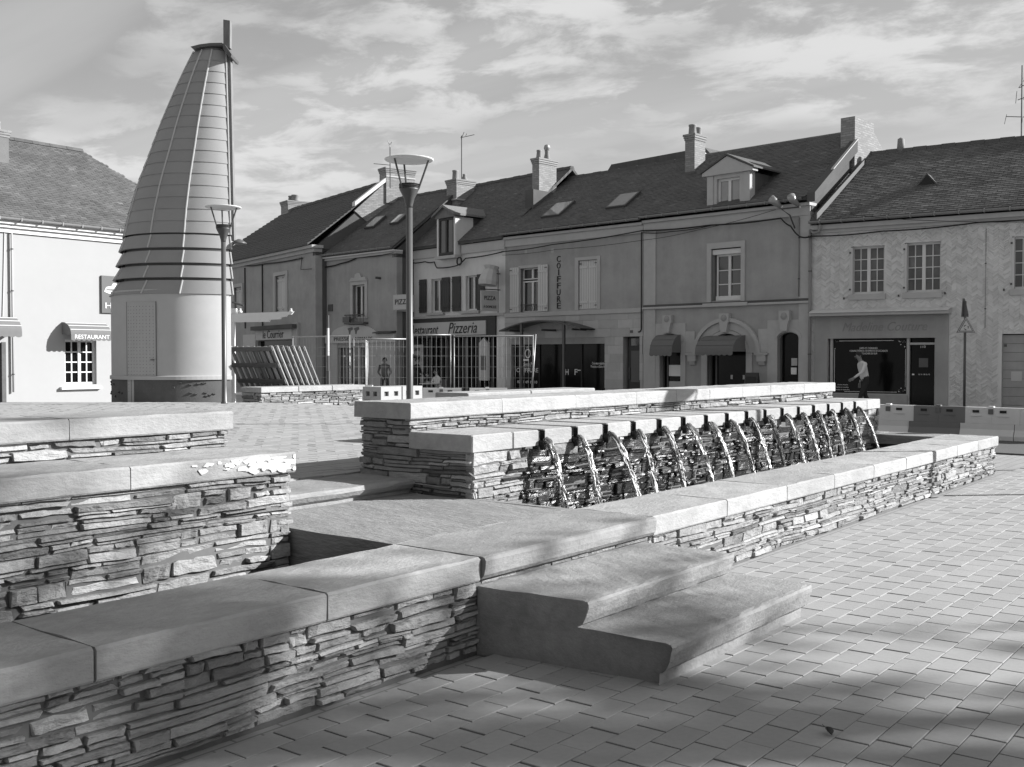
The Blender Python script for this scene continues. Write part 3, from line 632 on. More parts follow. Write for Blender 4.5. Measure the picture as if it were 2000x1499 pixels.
# ------------------------------------------------------------------ house kit
class House:
    def __init__(s, name, label, L, ang, x0=0.0, cat='house', group=None):
        s.x0 = x0; e = Vector((math.cos(ang), math.sin(ang), 0))
        s.t = thing(name, label, cat, (L[0] + e.x * x0, L[1] + e.y * x0, 0), ang, group)
    def b(s, name, mt, fn, *a, parent=None, smooth=False, **k):
        m = MB(); getattr(m, fn)(*a, **k); return s.m(name, mt, m, parent, smooth)
    def m(s, name, mt, m, parent=None, smooth=False):
        m.v = [(x - s.x0, y, z) for x, y, z in m.v]; return m.build(name, mt, parent or s.t, smooth)
    def box(s, name, mt, *a, parent=None): return s.b(name, mt, 'box', *a, parent=parent)
    def text(s, name, st_, mt, x, y, z, size, width=None, parent=None, **k): return text(name, st_, mt, parent or s.t, x - s.x0, y, z, size, width, **k)
    def wall(s, mt, xa, xb, z0, z1, ops, name='wall', depth=.25, y=0.0):
        xs = sorted(set([xa, xb] + [v for o in ops for v in o[:2] if xa < v < xb])); zs = sorted(set([z0, z1] + [v for o in ops for v in o[2:4] if z0 < v < z1])); m = MB()
        ins = lambda x, z: any(o[0] < x < o[1] and o[2] < z < o[3] for o in ops)
        for i in range(len(xs) - 1):
            for j in range(len(zs) - 1):
                if not ins((xs[i] + xs[i + 1]) / 2, (zs[j] + zs[j + 1]) / 2): m.add([(xs[i], y, zs[j]), (xs[i + 1], y, zs[j]), (xs[i + 1], y, zs[j + 1]), (xs[i], y, zs[j + 1])], [(0, 1, 2, 3)])
        for o in ops:
            a, b_, c, d = o[:4]
            m.add([(a, y, c), (b_, y, c), (b_, y, d), (a, y, d), (a, y + depth, c), (b_, y + depth, c), (b_, y + depth, d), (a, y + depth, d)], [(0, 3, 7, 4), (1, 5, 6, 2), (3, 2, 6, 7), (0, 4, 5, 1)])
        m.add([(xa, y, z0), (xa, y + .3, z0), (xa, y + .3, z1), (xa, y, z1), (xb, y, z0), (xb, y + .3, z0), (xb, y + .3, z1), (xb, y, z1)], [(0, 1, 2, 3), (4, 7, 6, 5), (3, 2, 6, 7)])
        return s.m(name, mt, m)
    def window(s, x0, x1, z0, z1, y=.14, rows=1, bars=0, fr=.05, mt=joinery, gl=None, leaves=2, bw=.022, name='window'):
        gl = gl or glass_win; m = MB(); m.box(x0, x0 + fr, y, y + .06, z0, z1).box(x1 - fr, x1, y, y + .06, z0, z1).box(x0 + fr, x1 - fr, y, y + .06, z0, z0 + fr).box(x0 + fr, x1 - fr, y, y + .06, z1 - fr, z1)
        xs = [x0 + fr + (x1 - x0 - 2 * fr) * i / leaves for i in range(leaves + 1)]
        for k in range(1, leaves): m.box(xs[k] - .045, xs[k] + .045, y - .012, y + .06, z0 + fr, z1 - fr)
        panes = []
        for k in range(leaves):
            a = xs[k] + (.045 if k else 0); b_ = xs[k + 1] - (.045 if k < leaves - 1 else 0)
            cxs = [a + (b_ - a) * i / (bars + 1) for i in range(bars + 2)]; zz = [z0 + fr + (z1 - z0 - 2 * fr) * i / rows for i in range(rows + 1)]
            for c in cxs[1:-1]: m.box(c - bw / 2, c + bw / 2, y + .005, y + .06, z0 + fr, z1 - fr)
            for c in zz[1:-1]: m.box(a, b_, y + .007, y + .06, c - bw / 2, c + bw / 2)
            for i in range(bars + 1):
                for j in range(rows): panes.append((cxs[i], cxs[i + 1], zz[j], zz[j + 1]))
        wobj = s.m(name, mt, m)
        for i, (a, b_, c, d) in enumerate(panes):
            jx = ((i * 37) % 11 - 5) * .0012
            q = MB().add([(a, y + .035 + jx, c), (b_, y + .035 - jx, c), (b_, y + .04 - jx, d), (a, y + .04 + jx, d)], [(0, 1, 2, 3)]); s.m('pane', gl, q, wobj)
        return wobj
    def body(s, xa, xb, ez, q, mt=render_dark, y0=.31):
        s.box('body', mt, xa, xb, y0, 2 * q, 0, ez)
    def slates(s, mt, xa, xb, ya, za, yb, zb, seed, clip=None, w=.22, e=.115):
        r = random.Random(seed); m = MB(); d = math.hypot(yb - ya, zb - za); nc = int(d / e); uy, uz = (yb - ya) / d, (zb - za) / d; ny, nz_ = -uz, uy; sig = .05 if mt is slate_a else .075
        for k in range(nc):
            x = xa - (w / 2 if k % 2 else 0); t0, t1 = k * d / nc, min(d, (k + 1.25) * d / nc)
            while x < xb:
                a, b = max(xa, x + .004), min(xb, x + w - .004); x += w
                if b - a < .03: continue
                if clip and b > clip(k / nc): continue
                h0 = .016 + r.uniform(-.003, .006); h1 = .003; q_ = r.random(); tl = r.uniform(-.003, .003)
                P = lambda xx, t, h: (xx, ya + uy * t + ny * h, za + uz * t + nz_ * h)
                m.add([P(a, t0, h0 + tl), P(b, t0, h0 - tl), P(b, t1, h1), P(a, t1, h1), P(a, t0, 0), P(b, t0, 0)], [(0, 1, 2, 3), (4, 5, 1, 0)], max(.6, r.gauss(1, sig)) * (1.4 if q_ > 1 - sig * .25 else .8 if q_ < .04 else 1))
        return tag(s.m('slates', mt, m), None, None, None, 'stuff')
    def roof(s, mt, xa, xb, ez, rz, q, over=.22, th=.1, ridge=True):
        s.slates(slate_b if mt is slate_roof_r else slate_a, xa, min(xb, 7.5) if xb > 10.9 and xa < 1 else xb, -over - .03, ez + th, q, rz + th, int(xa * 97 + ez * 31))
        s.b('roof', mt, 'prismx', [(-over, ez), (q, rz - .02), (2 * q + over, ez), (2 * q + over, ez + th), (q, rz + th), (-over, ez + th)], xa, xb)
        if ridge:
            n = int((xb - xa) / .4)
            for k in range(n):
                a = xa + (xb - xa) * k / n; s.b('ridge_tile', tile_roof, 'prismx', [(q - .13, rz + .03), (q + .13, rz + .03), (q + .07, rz + .15 + (k % 2) * .012), (q - .07, rz + .15 + (k % 2) * .012)], a, a + (xb - xa) / n - .01)
    def gable(s, mt, xa, xb, ez, rz, q, name='gable'):
        s.b(name, mt, 'prismx', [(.0, ez - .3), (2 * q, ez - .3), (2 * q, ez), (q, rz - .02), (0.0, ez)], xa, xb)
    def gutter(s, xa, xb, z, y=-.3):
        g_ = MB(); n = 7; vs = []
        for x in (xa, xb):
            for i in range(n): t = math.pi * i / (n - 1); vs.append((x, y + .07 - .07 * math.cos(t), z - .075 * math.sin(t)))
        g_.add(vs, [(i, i + 1, n + i + 1, n + i) for i in range(n - 1)]); go = s.m('gutter', gutter_m, g_)
        k = xa + .3
        while k < xb: s.b('bracket', gutter_m, 'box', k, k + .03, y - .008, y + .15, z - .085, z + .012, parent=go); k += .62
    def chimney(s, x0, x1, y0, y1, z0, z1, pots=(), mt=None, cap=True, mts=None):
        c = s.b('chimney', mt or brick_m, 'box', x0, x1, y0, y1, z0, z1 - .22)
        s.b('side_brickwork', mts or brick_side, 'box', x1, x1 + .012, y0 + .003, y1 - .003, z0, z1 - .222, parent=c)
        if cap:
            for k in range(3): s.b('brick_course', brick_m, 'box', x0 - .02 * (k + 1), x1 + .02 * (k + 1) + .012, y0 - .02 * (k + 1), y1 + .02 * (k + 1), z1 - .218 + k * .072, z1 - .15 + k * .072, parent=c)
        for (px_, py_, h, r0, r1) in pots:
            q = MB().lathe([(r0, z1), (r0 * 1.05, z1 + .05), (r1, z1 + h * .8), (r1 * 1.12, z1 + h * .86), (r1 * 1.12, z1 + h), (r1 * .8, z1 + h)], 12, (px_, py_)); s.m('chimney_pot', pot_m, q, c, True)
        return c
    def downpipe(s, x, z0, z1, y=-.07, r=.045, mt=gutter_m):
        o = s.b('downpipe', mt, 'tube', [(x, y, z0), (x, y, z1)], r, 8, smooth=True)
        z = z0 + .5
        while z < z1: s.b('pipe_clip', metal_dark, 'tube', [(x, y, z), (x, y, z + .03)], r + .012, 8, parent=o); z += 1.2
    def rooflight(s, x0, x1, qa, za, qb, zb):
        def P(x, t, up): 
            y = qa + (qb - qa) * t; z = za + (zb - za) * t; d = math.hypot(qb - qa, zb - za); return (x, y - up * (zb - za) / d, z + up * (qb - qa) / d)
        m = MB()
        vs = []
        for up in (0, .1):
            vs += [P(x0, 0, up), P(x1, 0, up), P(x1, 1, up), P(x0, 1, up)]
        m.add(vs, [(0, 1, 5, 4), (1, 2, 6, 5), (2, 3, 7, 6), (3, 0, 4, 7), (4, 5, 6, 7)]); f = s.m('rooflight', metal_dark, m)
        e = .06; q = MB().add([P(x0 + e, .06, .105), P(x1 - e, .06, .105), P(x1 - e, .93, .105), P(x0 + e, .93, .105)], [(0, 1, 2, 3)]); s.m('pane', glass_roof, q, f)
    def shutter(s, x0, x1, z0, z1, mt, y=-.05, slats=True, flip=1):
        o = s.box('shutter', mt, x0, x1, y, y + .035, z0, z1)
        n = 4
        for i in range(1, n): x = x0 + (x1 - x0) * i / n; s.box('plank_joint', mortar, x - .004, x + .004, y - .002, y, z0 + .02, z1 - .02, parent=o)
        for z in (z0 + (z1 - z0) * .12, z1 - (z1 - z0) * .16): s.box('ledge_bar', mt, x0 + .01, x1 - .01, y - .022, y - .0025, z, z + .07, parent=o)
        for z in (z0 + .1, z1 - .12): s.box('hinge', metal_dark, x0 if flip > 0 else x1 - .12, x0 + .12 if flip > 0 else x1, y - .028, y - .0225, z, z + .03, parent=o)
        return o
    def arch_fill(s, mt, x0, x1, zs, zt, depth=.25, n=14, parent=None, name='arch_stone'):
        """fills the two corners above a segmental arch inside a square-headed opening (springing zs, crown zt)"""
        a = (x1 - x0) / 2; xm = (x0 + x1) / 2; pts = [(xm + a * math.cos(math.pi * i / n), zs + (zt - zs) * math.sin(math.pi * i / n)) for i in range(n + 1)]
        h = n // 2; ztop = zt + .012
        s.b(name, mt, 'prism', [(x1, ztop), (xm, ztop)] + pts[h::-1], .002, depth)
        s.b(name, mt, 'prism', [(xm, ztop), (x0, ztop)] + pts[:h - 1:-1], .002, depth)
    def band(s, mt, xm, zs, ra, rb, hz, y0, y1, name, n=20, k=1.0):
        """an arched moulding between half-widths ra and rb, springing at zs, rise = half-width times k"""
        m = MB(); vs = []; fs = []
        for i in range(n + 1):
            t = math.pi * i / n; c, q = math.cos(t), math.sin(t)
            for r in (ra, rb):
                for y in (y0, y1): vs.append((xm + r * c, y, zs + (hz + (r - ra)) * q))
        for i in range(n):
            A = i * 4; B = A + 4; fs += [(A, B, B + 2, A + 2), (A + 2, B + 2, B + 3, A + 3), (A, A + 1, B + 1, B)]
        return s.m(name, mt, m.add(vs, fs))
def awning(h, x0, x1, zt, zb, out_, mt, n=6, val=.16, round_=True, parent=None, name='awning', stripe=None):
    """quarter-round canvas hood with a scalloped valance"""
    m = MB(); vs = []; fs = []; K_ = 8; prof_ = [(-out_ * math.sin(math.pi / 2 * i / K_), zb + val + (zt - zb - val) * math.cos(math.pi / 2 * i / K_)) for i in range(K_ + 1)]
    for x in (x0, x1): vs += [(x, y, z) for y, z in prof_]
    fs += [(i, i + 1, K_ + 2 + i, K_ + 1 + i) for i in range(K_)]
    vs += [(x0, 0, zb + val), (x1, 0, zb + val)]; a = 2 * K_ + 2
    fs += [tuple([a] + list(range(K_ + 1))), tuple([a + 1] + list(range(2 * K_ + 1, K_, -1)))]
    m.add(vs, fs); A = h.m(name, mt, m, parent)
    q = MB(); w_ = (x1 - x0) / n
    pts = [(x0, zb + val)]
    for i in range(n):
        for j in range(5): t = j / 4; pts.append((x0 + w_ * (i + t), zb + .035 - .035 * math.sin(math.pi * t)))
    pts.append((x1, zb + val)); q.prism(pts, -out_ - .006, -out_ + .004); h.m('valance', mt, q, A)
    for i in range(1, 4): y, z = prof_[i * 2]; h.b('hoop', stripe or mt, 'tube', [(x0, y - .004, z + .004), (x1, y - .004, z + .004)], .012, 6, parent=A)
    return A
#@@HOUSES
rh = random.Random(21)
def cable(h, pts, r=.018, name='cable', mt=None):
    out_ = []
    for (xa, ya, za), (xb, yb, zb) in zip(pts, pts[1:]):
        for i in range(6): t = i / 6; out_.append((xa + (xb - xa) * t, ya + (yb - ya) * t, za + (zb - za) * t - .035 * math.sin(math.pi * t)))
    out_.append(pts[-1]); h.b(name, mt or cable_m, 'tube', out_, r, 5)
# ---- hotel with the restaurant awning
h = House('hotel', 'bright white sunlit hotel wall with a hipped slate roof behind the tower', (11.297, 30.0), 0.0, cat='hotel')
WIN = (5.29, 6.31, .80, 2.16)
h.wall(render_white, 0, 10.9, -.3, 5.3, [WIN, (2.6, 3.46, -.3, 2.04)]); h.body(0, 10.9, 5.5, 4, render_white)
for k, (z0, z1, y) in enumerate(((5.20, 5.33, -.06), (5.335, 5.43, -.14), (5.435, 5.53, -.22))): h.box('cornice_moulding', white, -.2, 10.9 + .05 + .05 * k, y, .3, z0, z1)
h.gutter(-.2, 11.0, 5.6, -.36)
rm = MB(); E0 = 5.56
rm.add([(-.5, -.3, E0), (11.1, -.3, E0), (8.2, 4, 8.72), (-.5, 4, 8.72), (11.1, 8.3, E0), (-.5, 8.3, E0)], [(0, 1, 2, 3), (1, 4, 2), (4, 5, 3, 2), (0, 5, 4, 1), (0, 3, 5)]); h.m('roof', slate_roof_hotel, rm); h.slates(slate_c, -.5, 11.1, -.32, E0 + .004, 4, 8.724, 77, lambda t: 11.1 - 2.9 * t + .05)
for k in range(14): h.b('ridge_tile', slate_roof_hotel, 'prismx', [(3.88, 8.68), (4.12, 8.68), (4.06, 8.79), (3.94, 8.79)], 8.2 - (k + 1) * .6, 8.2 - k * .6 - .01)
h.chimney(4.25, 4.9, 2.5, 3.2, 7.3, 8.66, ((4.72, 2.85, .3, .1, .09),), mt=chimney_render, mts=chimney_render)
h.box('lead_apron', lead_m, 4.2, 5.0, 2.4, 2.49, 7.45, 7.6)
h.window(*WIN, y=.1, rows=4, bars=1, fr=.07, bw=.035, gl=glass_dark)
h.box('window_sill', white, 5.12, 6.44, -.12, .1, .66, .735)
h.downpipe(3.68, .62, 5.2, r=.03, mt=render_white); h.b('cable', render_pale, 'tube', [(3.5, -.02, 5.2), (3.45, -.02, 3.6), (3.42, -.02, 2.8)], .012, 5)
A = awning(h, 5.2, 6.5, 2.68, 2.12, .52, canvas_grey, 8, .19, stripe=white)
h.text('lettering', 'RESTAURANT', ink_w, 5.87, -.53, 2.235, .17, 1.12, parent=A, ext=.003)
A = awning(h, 2.2, 3.72, 2.78, 2.19, .52, canvas_grey, 8, .17, stripe=white)
h.box('door', wood_dark, 2.6, 3.46, .12, .17, -.3, 2.04); h.box('door_frame', plinth_m, 3.38, 3.5, -.02, .11, -.3, 2.06)
sg = h.box('sign_board', sign_dark, 6.47, 7.75, -.06, -.003, 3.0, 4.15)
h.text('lettering', 'HOTEL', ink_w, 6.56, -.07, 3.22, .26, 1.05, parent=sg, align='LEFT')
h.b('emblem', ink_w, 'prism', [(6.55, 3.66), (6.72, 3.6), (6.95, 3.56), (7.2, 3.62), (7.3, 3.72), (7.2, 3.8), (6.95, 3.93), (6.85, 3.93), (6.8, 3.84), (6.62, 3.8)], -.068, -.061, parent=sg)
h.b('emblem', sign_dark, 'prism', [(6.62, 3.70), (7.2, 3.69), (7.2, 3.735), (6.9, 3.75), (6.62, 3.74)], -.0735, -.0685, parent=sg)
# ---- house with the herringbone render and the dressmaker's shop
LR = (29.375, 11.943)
h = House('shop_house', 'pale house with herringbone render above a dark dressmaker shop front at the right', LR, -1.4835)
wA, wB, wC = (1.13, 2.06, 3.42, 4.76), (2.6, 3.55, 3.42, 4.78), (5.30, 6.25, 3.42, 4.79)
G = (5.08, 7.6, -.1, 2.24)
h.wall(render_pale, 0, 11, -.1, 5.2, [wA, wB, wC, G, (.5, 3.43, -.1, 2.78)])
h.body(0, 11, 5.45, 3.5)
m = MB(); CWD, PIT = .21, .062
ops = [(a - .03, b + .03, c - .2, d + .03) for a, b, c, d in (wA, wB, wC)] + [(5.0, 7.7, -.1, 2.3), (.1, 3.86, -.1, 2.98)]
i = 0; x = .1
while x < 6.6:
    sgn = 1 if i % 2 else -1; z = .4
    while z < 5.12:
        xx = x + rh.uniform(-.015, .015); zz = z + rh.uniform(-.012, .012) + (PIT / 2 if i % 2 else 0)
        if rh.random() < .82 and not any(o[0] < xx < o[1] and o[2] < zz < o[3] for o in ops):
            l = rh.uniform(.07, .1); a = sgn * R(rh.uniform(30, 42)); c, s_ = math.cos(a) * l, math.sin(a) * l; n_ = .013
            q = [(xx - c + s_ / l * n_, zz - s_ - c / l * n_), (xx + c + s_ / l * n_, zz + s_ - c / l * n_), (xx + c - s_ / l * n_, zz + s_ + c / l * n_), (xx - c - s_ / l * n_, zz - s_ + c / l * n_)]
            m.add([(p[0], .002, p[1]) for p in q] + [(xx + (p[0] - xx) * .8, -.022, zz + (p[1] - zz) * .8) for p in q], [(4, 5, 6, 7), (0, 1, 5, 4), (1, 2, 6, 5), (2, 3, 7, 6), (3, 0, 4, 7)], rh.uniform(.82, 1.15))
        z += PIT
    x += CWD * .62; i += 1
tag(h.m('render_relief', render_pale, m), None, None, None, 'stuff')
for wn_ in (wA, wB, wC):
    h.window(*wn_, y=.16, rows=4, bars=1, fr=.06, bw=.024, gl=glass_pale)
    h.box('window_sill', stone_trim, wn_[0] - .04, wn_[1] + .04, -.09, .16, wn_[2] - .17, wn_[2] - .02)
    h.box('folded_shutter', shutter_pale, wn_[0] + .005, wn_[0] + .06, -.04, .15, wn_[2], wn_[3] - .03)
    for z in (wn_[2] + .1, wn_[3] - .2): h.box('hinge', metal_dark, wn_[0] - .03, wn_[0] + .02, -.05, -.041, z, z + .05)
h.box('cornice', stone_trim, 0, 11, -.06, .29, 5.2, 5.29); h.box('cornice', stone_trim, 0, 11, -.14, .29, 5.292, 5.42); h.gutter(0, 11, 5.53, -.33)
h.roof(slate_roof_r, .02, 11, 5.45, 7.9, 3.5)
h.b('roof_vent', slate_roof_r, 'prism', [(2.6, 6.5), (3.22, 6.5), (2.91, 6.86)], 1.24, 1.9); h.b('vent_opening', ink, 'prism', [(2.66, 6.52), (3.16, 6.52), (2.91, 6.81)], 1.225, 1.239); h.b('vent_sill', lead_m, 'box', 2.57, 3.25, 1.15, 1.25, 6.42, 6.5)
m = MB().lathe([(.13, 7.9), (.1, 8.35), (.08, 8.36), (.02, 8.4)], 12, (1.68, 3.5)); h.m('chimney_pot', pot_m, m, None, True)
h.box('shop_wall', render_mid, .12, .5, -.05, -.003, -.1, 2.78); h.box('shop_wall', render_mid, 3.43, 3.76, -.05, -.003, -.1, 2.78)
h.box('fascia', render_mid, .5, 3.43, -.052, .2, 2.16, 2.78); h.box('stall_riser', render_mid, .5, 2.7, -.045, .2, -.1, .57)
h.b('hood', stone_trim, 'prismx', [(-.36, 2.80), (0, 2.80), (0, 2.97), (-.36, 2.88)], .05, 3.82)
for k in range(16): a = .06 + k * .235; h.b('hood_tile', render_pale, 'prismx', [(-.40, 2.885), (-.001, 2.975), (-.001, 3.0), (-.40, 2.91)], a, a + .228)
h.text('lettering', 'Madeline Couture', ink_faint, 2.05, -.056, 2.47, .36, 2.3, shear=.35, ext=.006)
sf = h.b('shop_window', glass_dark, 'box', .63, 2.67, .1, .12, .6, 2.14)
for b_ in ((.56, .63, .57, 2.16), (2.67, 2.74, -.1, 2.16), (3.40, 3.43, -.1, 2.16)): h.box('frame', stone_trim, b_[0], b_[1], .02, .16, b_[2], b_[3], parent=sf)
h.box('frame', stone_trim, .63, 2.67, .03, .16, .572, .605, parent=sf); h.box('inner_line', ink_w, .8, 2.3, .092, .099, 2.085, 2.1, parent=sf)
h.box('inner_line', ink_w, .66, .672, .092, .099, .7, 1.85, parent=sf); h.box('inner_line', ink_w, 2.62, 2.63, .092, .099, .8, 1.85, parent=sf); h.box('inner_line', ink_w, .95, 2.4, .092, .099, .645, .655, parent=sf)
for cx_0, cz_0, dx, dz in ((.66, 2.11, 1, -1), (2.64, 2.11, -1, -1), (2.64, .64, -1, 1)):
    for k in range(15):
        a_, b_ = rh.uniform(0, .26), rh.uniform(0, .26)
        if a_ + b_ < .28: h.b('corner_scroll', ink_g if k % 3 else ink_w, 'box', cx_0 + dx * a_ - .012, cx_0 + dx * a_ + .012, .09, .098, cz_0 + dz * b_ - .01, cz_0 + dz * b_ + .01, parent=sf)
for k, (st_, w_) in enumerate((('JUPES ET CORSAGES', .5), ('CONFECTIONS & VETEMENTS D\'OCCASION', 1.05), ('RETOUCHES DU SUR', .48))): h.text('lettering', st_, ink_w, 1.62, .09, 1.88 - k * .075, .07, w_, parent=sf, ext=.002)
for k, w_ in enumerate((.3, .34, .4)): h.text('lettering', 'ourlets et retouches', ink_w, .9, .09, .84 - k * .07, .05, w_, parent=sf, ext=.002)
dr = h.box('shop_door', glass_dark, 2.79, 3.40, .1, .12, -.1, 1.97); h.box('transom_pane', glass_dark, 2.79, 3.40, .1, .12, 2.03, 2.13, parent=dr); h.box('transom_bar', stone_trim, 2.74, 3.4, .05, .14, 1.97, 2.03, parent=dr)
h.text('lettering', '110', ink_w, 3.08, .092, 1.91, .09, .13, parent=dr, ext=.002); h.text('lettering', '02 41 78 26 75', ink_w, 3.12, .092, 1.15, .05, .3, parent=dr, ext=.002); h.box('notice', sign_dark, 2.98, 3.22, .09, .098, 1.35, 1.6, parent=dr)
h.box('mail_slot', ink_w, 2.80, 2.86, .09, .098, 1.13, 1.17, parent=dr)
for k in range(10): h.box('garage_slat', render_mid, 5.085, 7.6, .1, .13, -.1 + k * .232, -.1 + k * .232 + .224)
h.box('house_number', sign_dark, 5.12, 5.19, .09, .099, 1.9, 1.97); h.box('letter_flap', sign_pale, 5.3, 5.56, .09, .099, 1.0, 1.25)
h.downpipe(.0, 0, 5.3, -.1); h.b('pipe_bend', gutter_m, 'tube', [(.0, -.1, 5.3), (.12, -.18, 5.2), (.28, -.2, 5.22), (.33, -.25, 5.42)], .045, 8, smooth=True)
h.downpipe(4.67, 2.4, 5.05, -.015, .012, render_mid)
cable(h, [(-.05, -.12, 5.12), (2.0, -.12, 5.13), (4.5, -.12, 5.2), (8, -.12, 5.25)], .02); cable(h, [(1.2, -.5, 5.62), (3.5, -.45, 5.28), (6.5, -.3, 5.08)], .008)
for k, (x_, z_) in enumerate(((.95, 3.3), (2.45, 3.33), (3.66, 3.36), (5.12, 3.4))): h.box('shutter_catch', metal_dark, x_ - .02, x_ + .02, -.05, -.001, z_ - .03, z_ + .03)
ant = thing('tv_antenna', 'tall television antenna with crossed bars at the right edge of the roof line', 'antenna', h.t.matrix_basis @ Vector((5.05, 3.5, 7.9)), 0)
m = MB().tube([(0, 0, -.1), (0, 0, 2.2)], .022, 6); r_ = RT
def bar(a, b, r=.012): m.tube([r_ * a[0] + Vector((0, 0, a[1])), r_ * b[0] + Vector((0, 0, b[1]))], r, 5)
bar((-.45, .72), (.35, .70)); bar((-.44, .78), (-.5, .5), .008); bar((-.12, 1.2), (.3, 1.36)); bar((-.15, 1.45), (-.18, 1.1), .008); bar((-.08, 1.55), (.3, 1.75)); bar((.1, 1.5), (.05, 1.2), .008); bar((.15, 1.9), (-.1, 1.55), .008)
m.build('mast', metal_dark, ant)
# ---- hairdresser's house
LH = (30.665, 24.225); AH = -1.6755
h = House('hairdresser_house', 'grey rendered house with a hairdresser shop under an arched metal canopy', LH, AH)
wa, wb, sh, do = (.74, 1.70, 3.28, 4.88), (3.52, 4.36, 3.3, 4.99), (.24, 4.71, -.1, 2.1), (5.5, 6.19, -.1, 2.34)
h.wall(render_grey, -.05, 6.34, -.1, 5.75, [wa, wb, sh, do]); h.body(-.05, 6.34, 6.1, 3.6)
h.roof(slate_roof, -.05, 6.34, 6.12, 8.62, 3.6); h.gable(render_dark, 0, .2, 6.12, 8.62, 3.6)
h.box('cornice', stone_trim, -.05, 6.33, -.05, .29, 5.72, 5.98); h.box('cornice', stone_trim, -.05, 6.33, -.13, .29, 5.982, 6.07); h.gutter(-.05, 6.34, 6.2, -.33)
h.box('string_course', stone_trim, -.05, 6.33, -.07, -.002, 3.11, 3.26)
bz = .0; row = 0
while bz < 3.08:                                           # ashlar ground floor, block by block
    hh = .29 if bz + .29 < 3.08 else 3.1 - bz; x = -.05 - (.35 if row % 2 else 0)
    while x < 6.33:
        l = rh.uniform(.55, .85); segs = [(max(-.05, x), min(6.33, x + l))]
        for o in (sh, do):
            if bz < o[3] - .02: segs = [sg_ for a, b in segs for sg_ in ((a, min(b, o[0])), (max(a, o[1]), b)) if sg_[1] - sg_[0] > .04]
        for a, b in segs: h.box('stone_block', stone_trim, a + .003, b - .003, -.035, -.001, bz + .003, bz + hh - .003).data.attributes['tone'].data.foreach_set('value', [rh.uniform(.88, 1.08)] * 8)
        x += l
    bz += hh; row += 1
h.box('surround', stone_trim, wa[0] - .1, wa[0], -.03, .1, 3.27, 4.98); h.box('surround', stone_trim, wa[1], wa[1] + .1, -.03, .1, 3.27, 4.98); h.box('surround', stone_trim, wa[0], wa[1], -.03, .1, 4.88, 4.98)
h.window(wa[0], wa[1], wa[2], 4.42, y=.14, rows=1, fr=.05); h.window(wa[0], wa[1], 4.47, wa[3], y=.14, rows=1, fr=.04)
h.shutter(.26, .70, 3.28, 4.93, shutter_pale, -.075); h.shutter(1.66, 2.12, 3.28, 4.95, shutter_pale, -.075, flip=-1)
bl = MB()
for k in range(12): x = wa[0] + .05 + k * .075; bl.tube([(x, -.02, 3.3), (x + .03, -.02, 3.42), (x, -.02, 3.55)], .008, 5)
bl.tube([(wa[0], -.02, 3.55), (wa[1], -.02, 3.55)], .012, 5); h.m('balcony_rail', metal_dark, bl)
for a_ in ((3.37, 3.52, 3.28, 5.1), (4.36, 4.5, 3.28, 5.1), (3.52, 4.36, 4.99, 5.1)): h.box('surround', stone_trim, a_[0], a_[1], -.035, .1, a_[2], a_[3])
h.shutter(3.53, 3.935, 3.31, 4.98, shutter_pale, .03); h.shutter(3.945, 4.35, 3.31, 4.98, shutter_pale, .03, flip=-1)
for k, c in enumerate('COIFFURE'): h.text('lettering', c, ink, 2.6, -.012, 5.10 - k * .236, .30, .17 if c != 'I' else .04, ext=.01)
sf = h.box('shop_window', glass_dark, .24, 4.71, .16, .18, -.1, 2.1)
for x in (1.55, 2.6, 3.55): h.box('mullion', ink, x - .03, x + .03, .12, .158, -.1, 2.1, parent=sf)
h.text('lettering', 'Ô', ink_w, .95, .15, 1.75, .5, .3, parent=sf, ext=.002); h.text('lettering', 'Solenn M', ink_w, .9, .15, 1.37, .22, .62, parent=sf, ext=.002, shear=.3); h.text('lettering', 'COIFFURE', ink_w, .92, .15, 1.15, .22, 1.1, parent=sf, ext=.002); h.text('lettering', '02 41 69 19 10', ink_w, .92, .15, .72, .14, 1.0, parent=sf, ext=.002)
h.box('notice', ink_w, .58, 1.0, .148, .156, 1.5, 1.57, parent=sf)
h.text('lettering', 'H', ink_w, 2.86, .15, 1.1, .3, .14, parent=sf, ext=.002); h.text('lettering', 'F', ink_w, 3.27, .15, 1.1, .3, .13, parent=sf, ext=.002); h.box('handle', ink_w, 2.68, 2.8, .13, .156, 1.16, 1.19, parent=sf); h.box('handle', ink_w, 3.36, 3.5, .13, .156, 1.16, 1.19, parent=sf)
h.text('lettering', 'Coloration végétale', ink_w, 4.28, .15, 1.42, .12, .55, parent=sf, ext=.002); h.text('lettering', 'Produits et Soins bio', ink_w, 4.28, .15, 1.31, .12, .66, parent=sf, ext=.002)
d_ = h.box('door', wood_dark, 5.6, 6.19, .14, .18, -.1, 2.34); h.box('pane', glass_win, 5.72, 6.15, .128, .139, 2.02, 2.26, parent=d_); h.box('panel', sign_dark, 5.72, 6.15, .125, .139, .8, 1.85, parent=d_); h.box('pull', metal_dark, 5.64, 5.68, .1, .139, .9, 1.3, parent=d_)
h.box('house_number', sign_dark, 5.8, 5.92, -.045, -.036, 2.44, 2.53)
cn = MB(); vs = []; fs = []; n = 18
for i in range(n + 1):
    t = i / n; x = .45 + 3.85 * t; z = 2.53 + .40 * math.sin(math.pi * (.06 + t * .88)) ** 1.0 - .04
    for y in (-.85, -.04):
        for d in (0, .045): vs.append((x, y, z + d))
for i in range(n):
    A, B = i * 4, i * 4 + 4; fs += [(A, A + 2, B + 2, B), (A + 1, B + 1, B + 3, A + 3), (A, B, B + 1, A + 1), (A + 2, A + 3, B + 3, B + 2)]
cn.add(vs, fs); cp = h.m('canopy', metal_dark, cn)
for x in (1.52, 3.52): h.box('canopy_post', metal_dark, x - .045, x + .045, -.82, -.74, 0, 2.85, parent=cp)
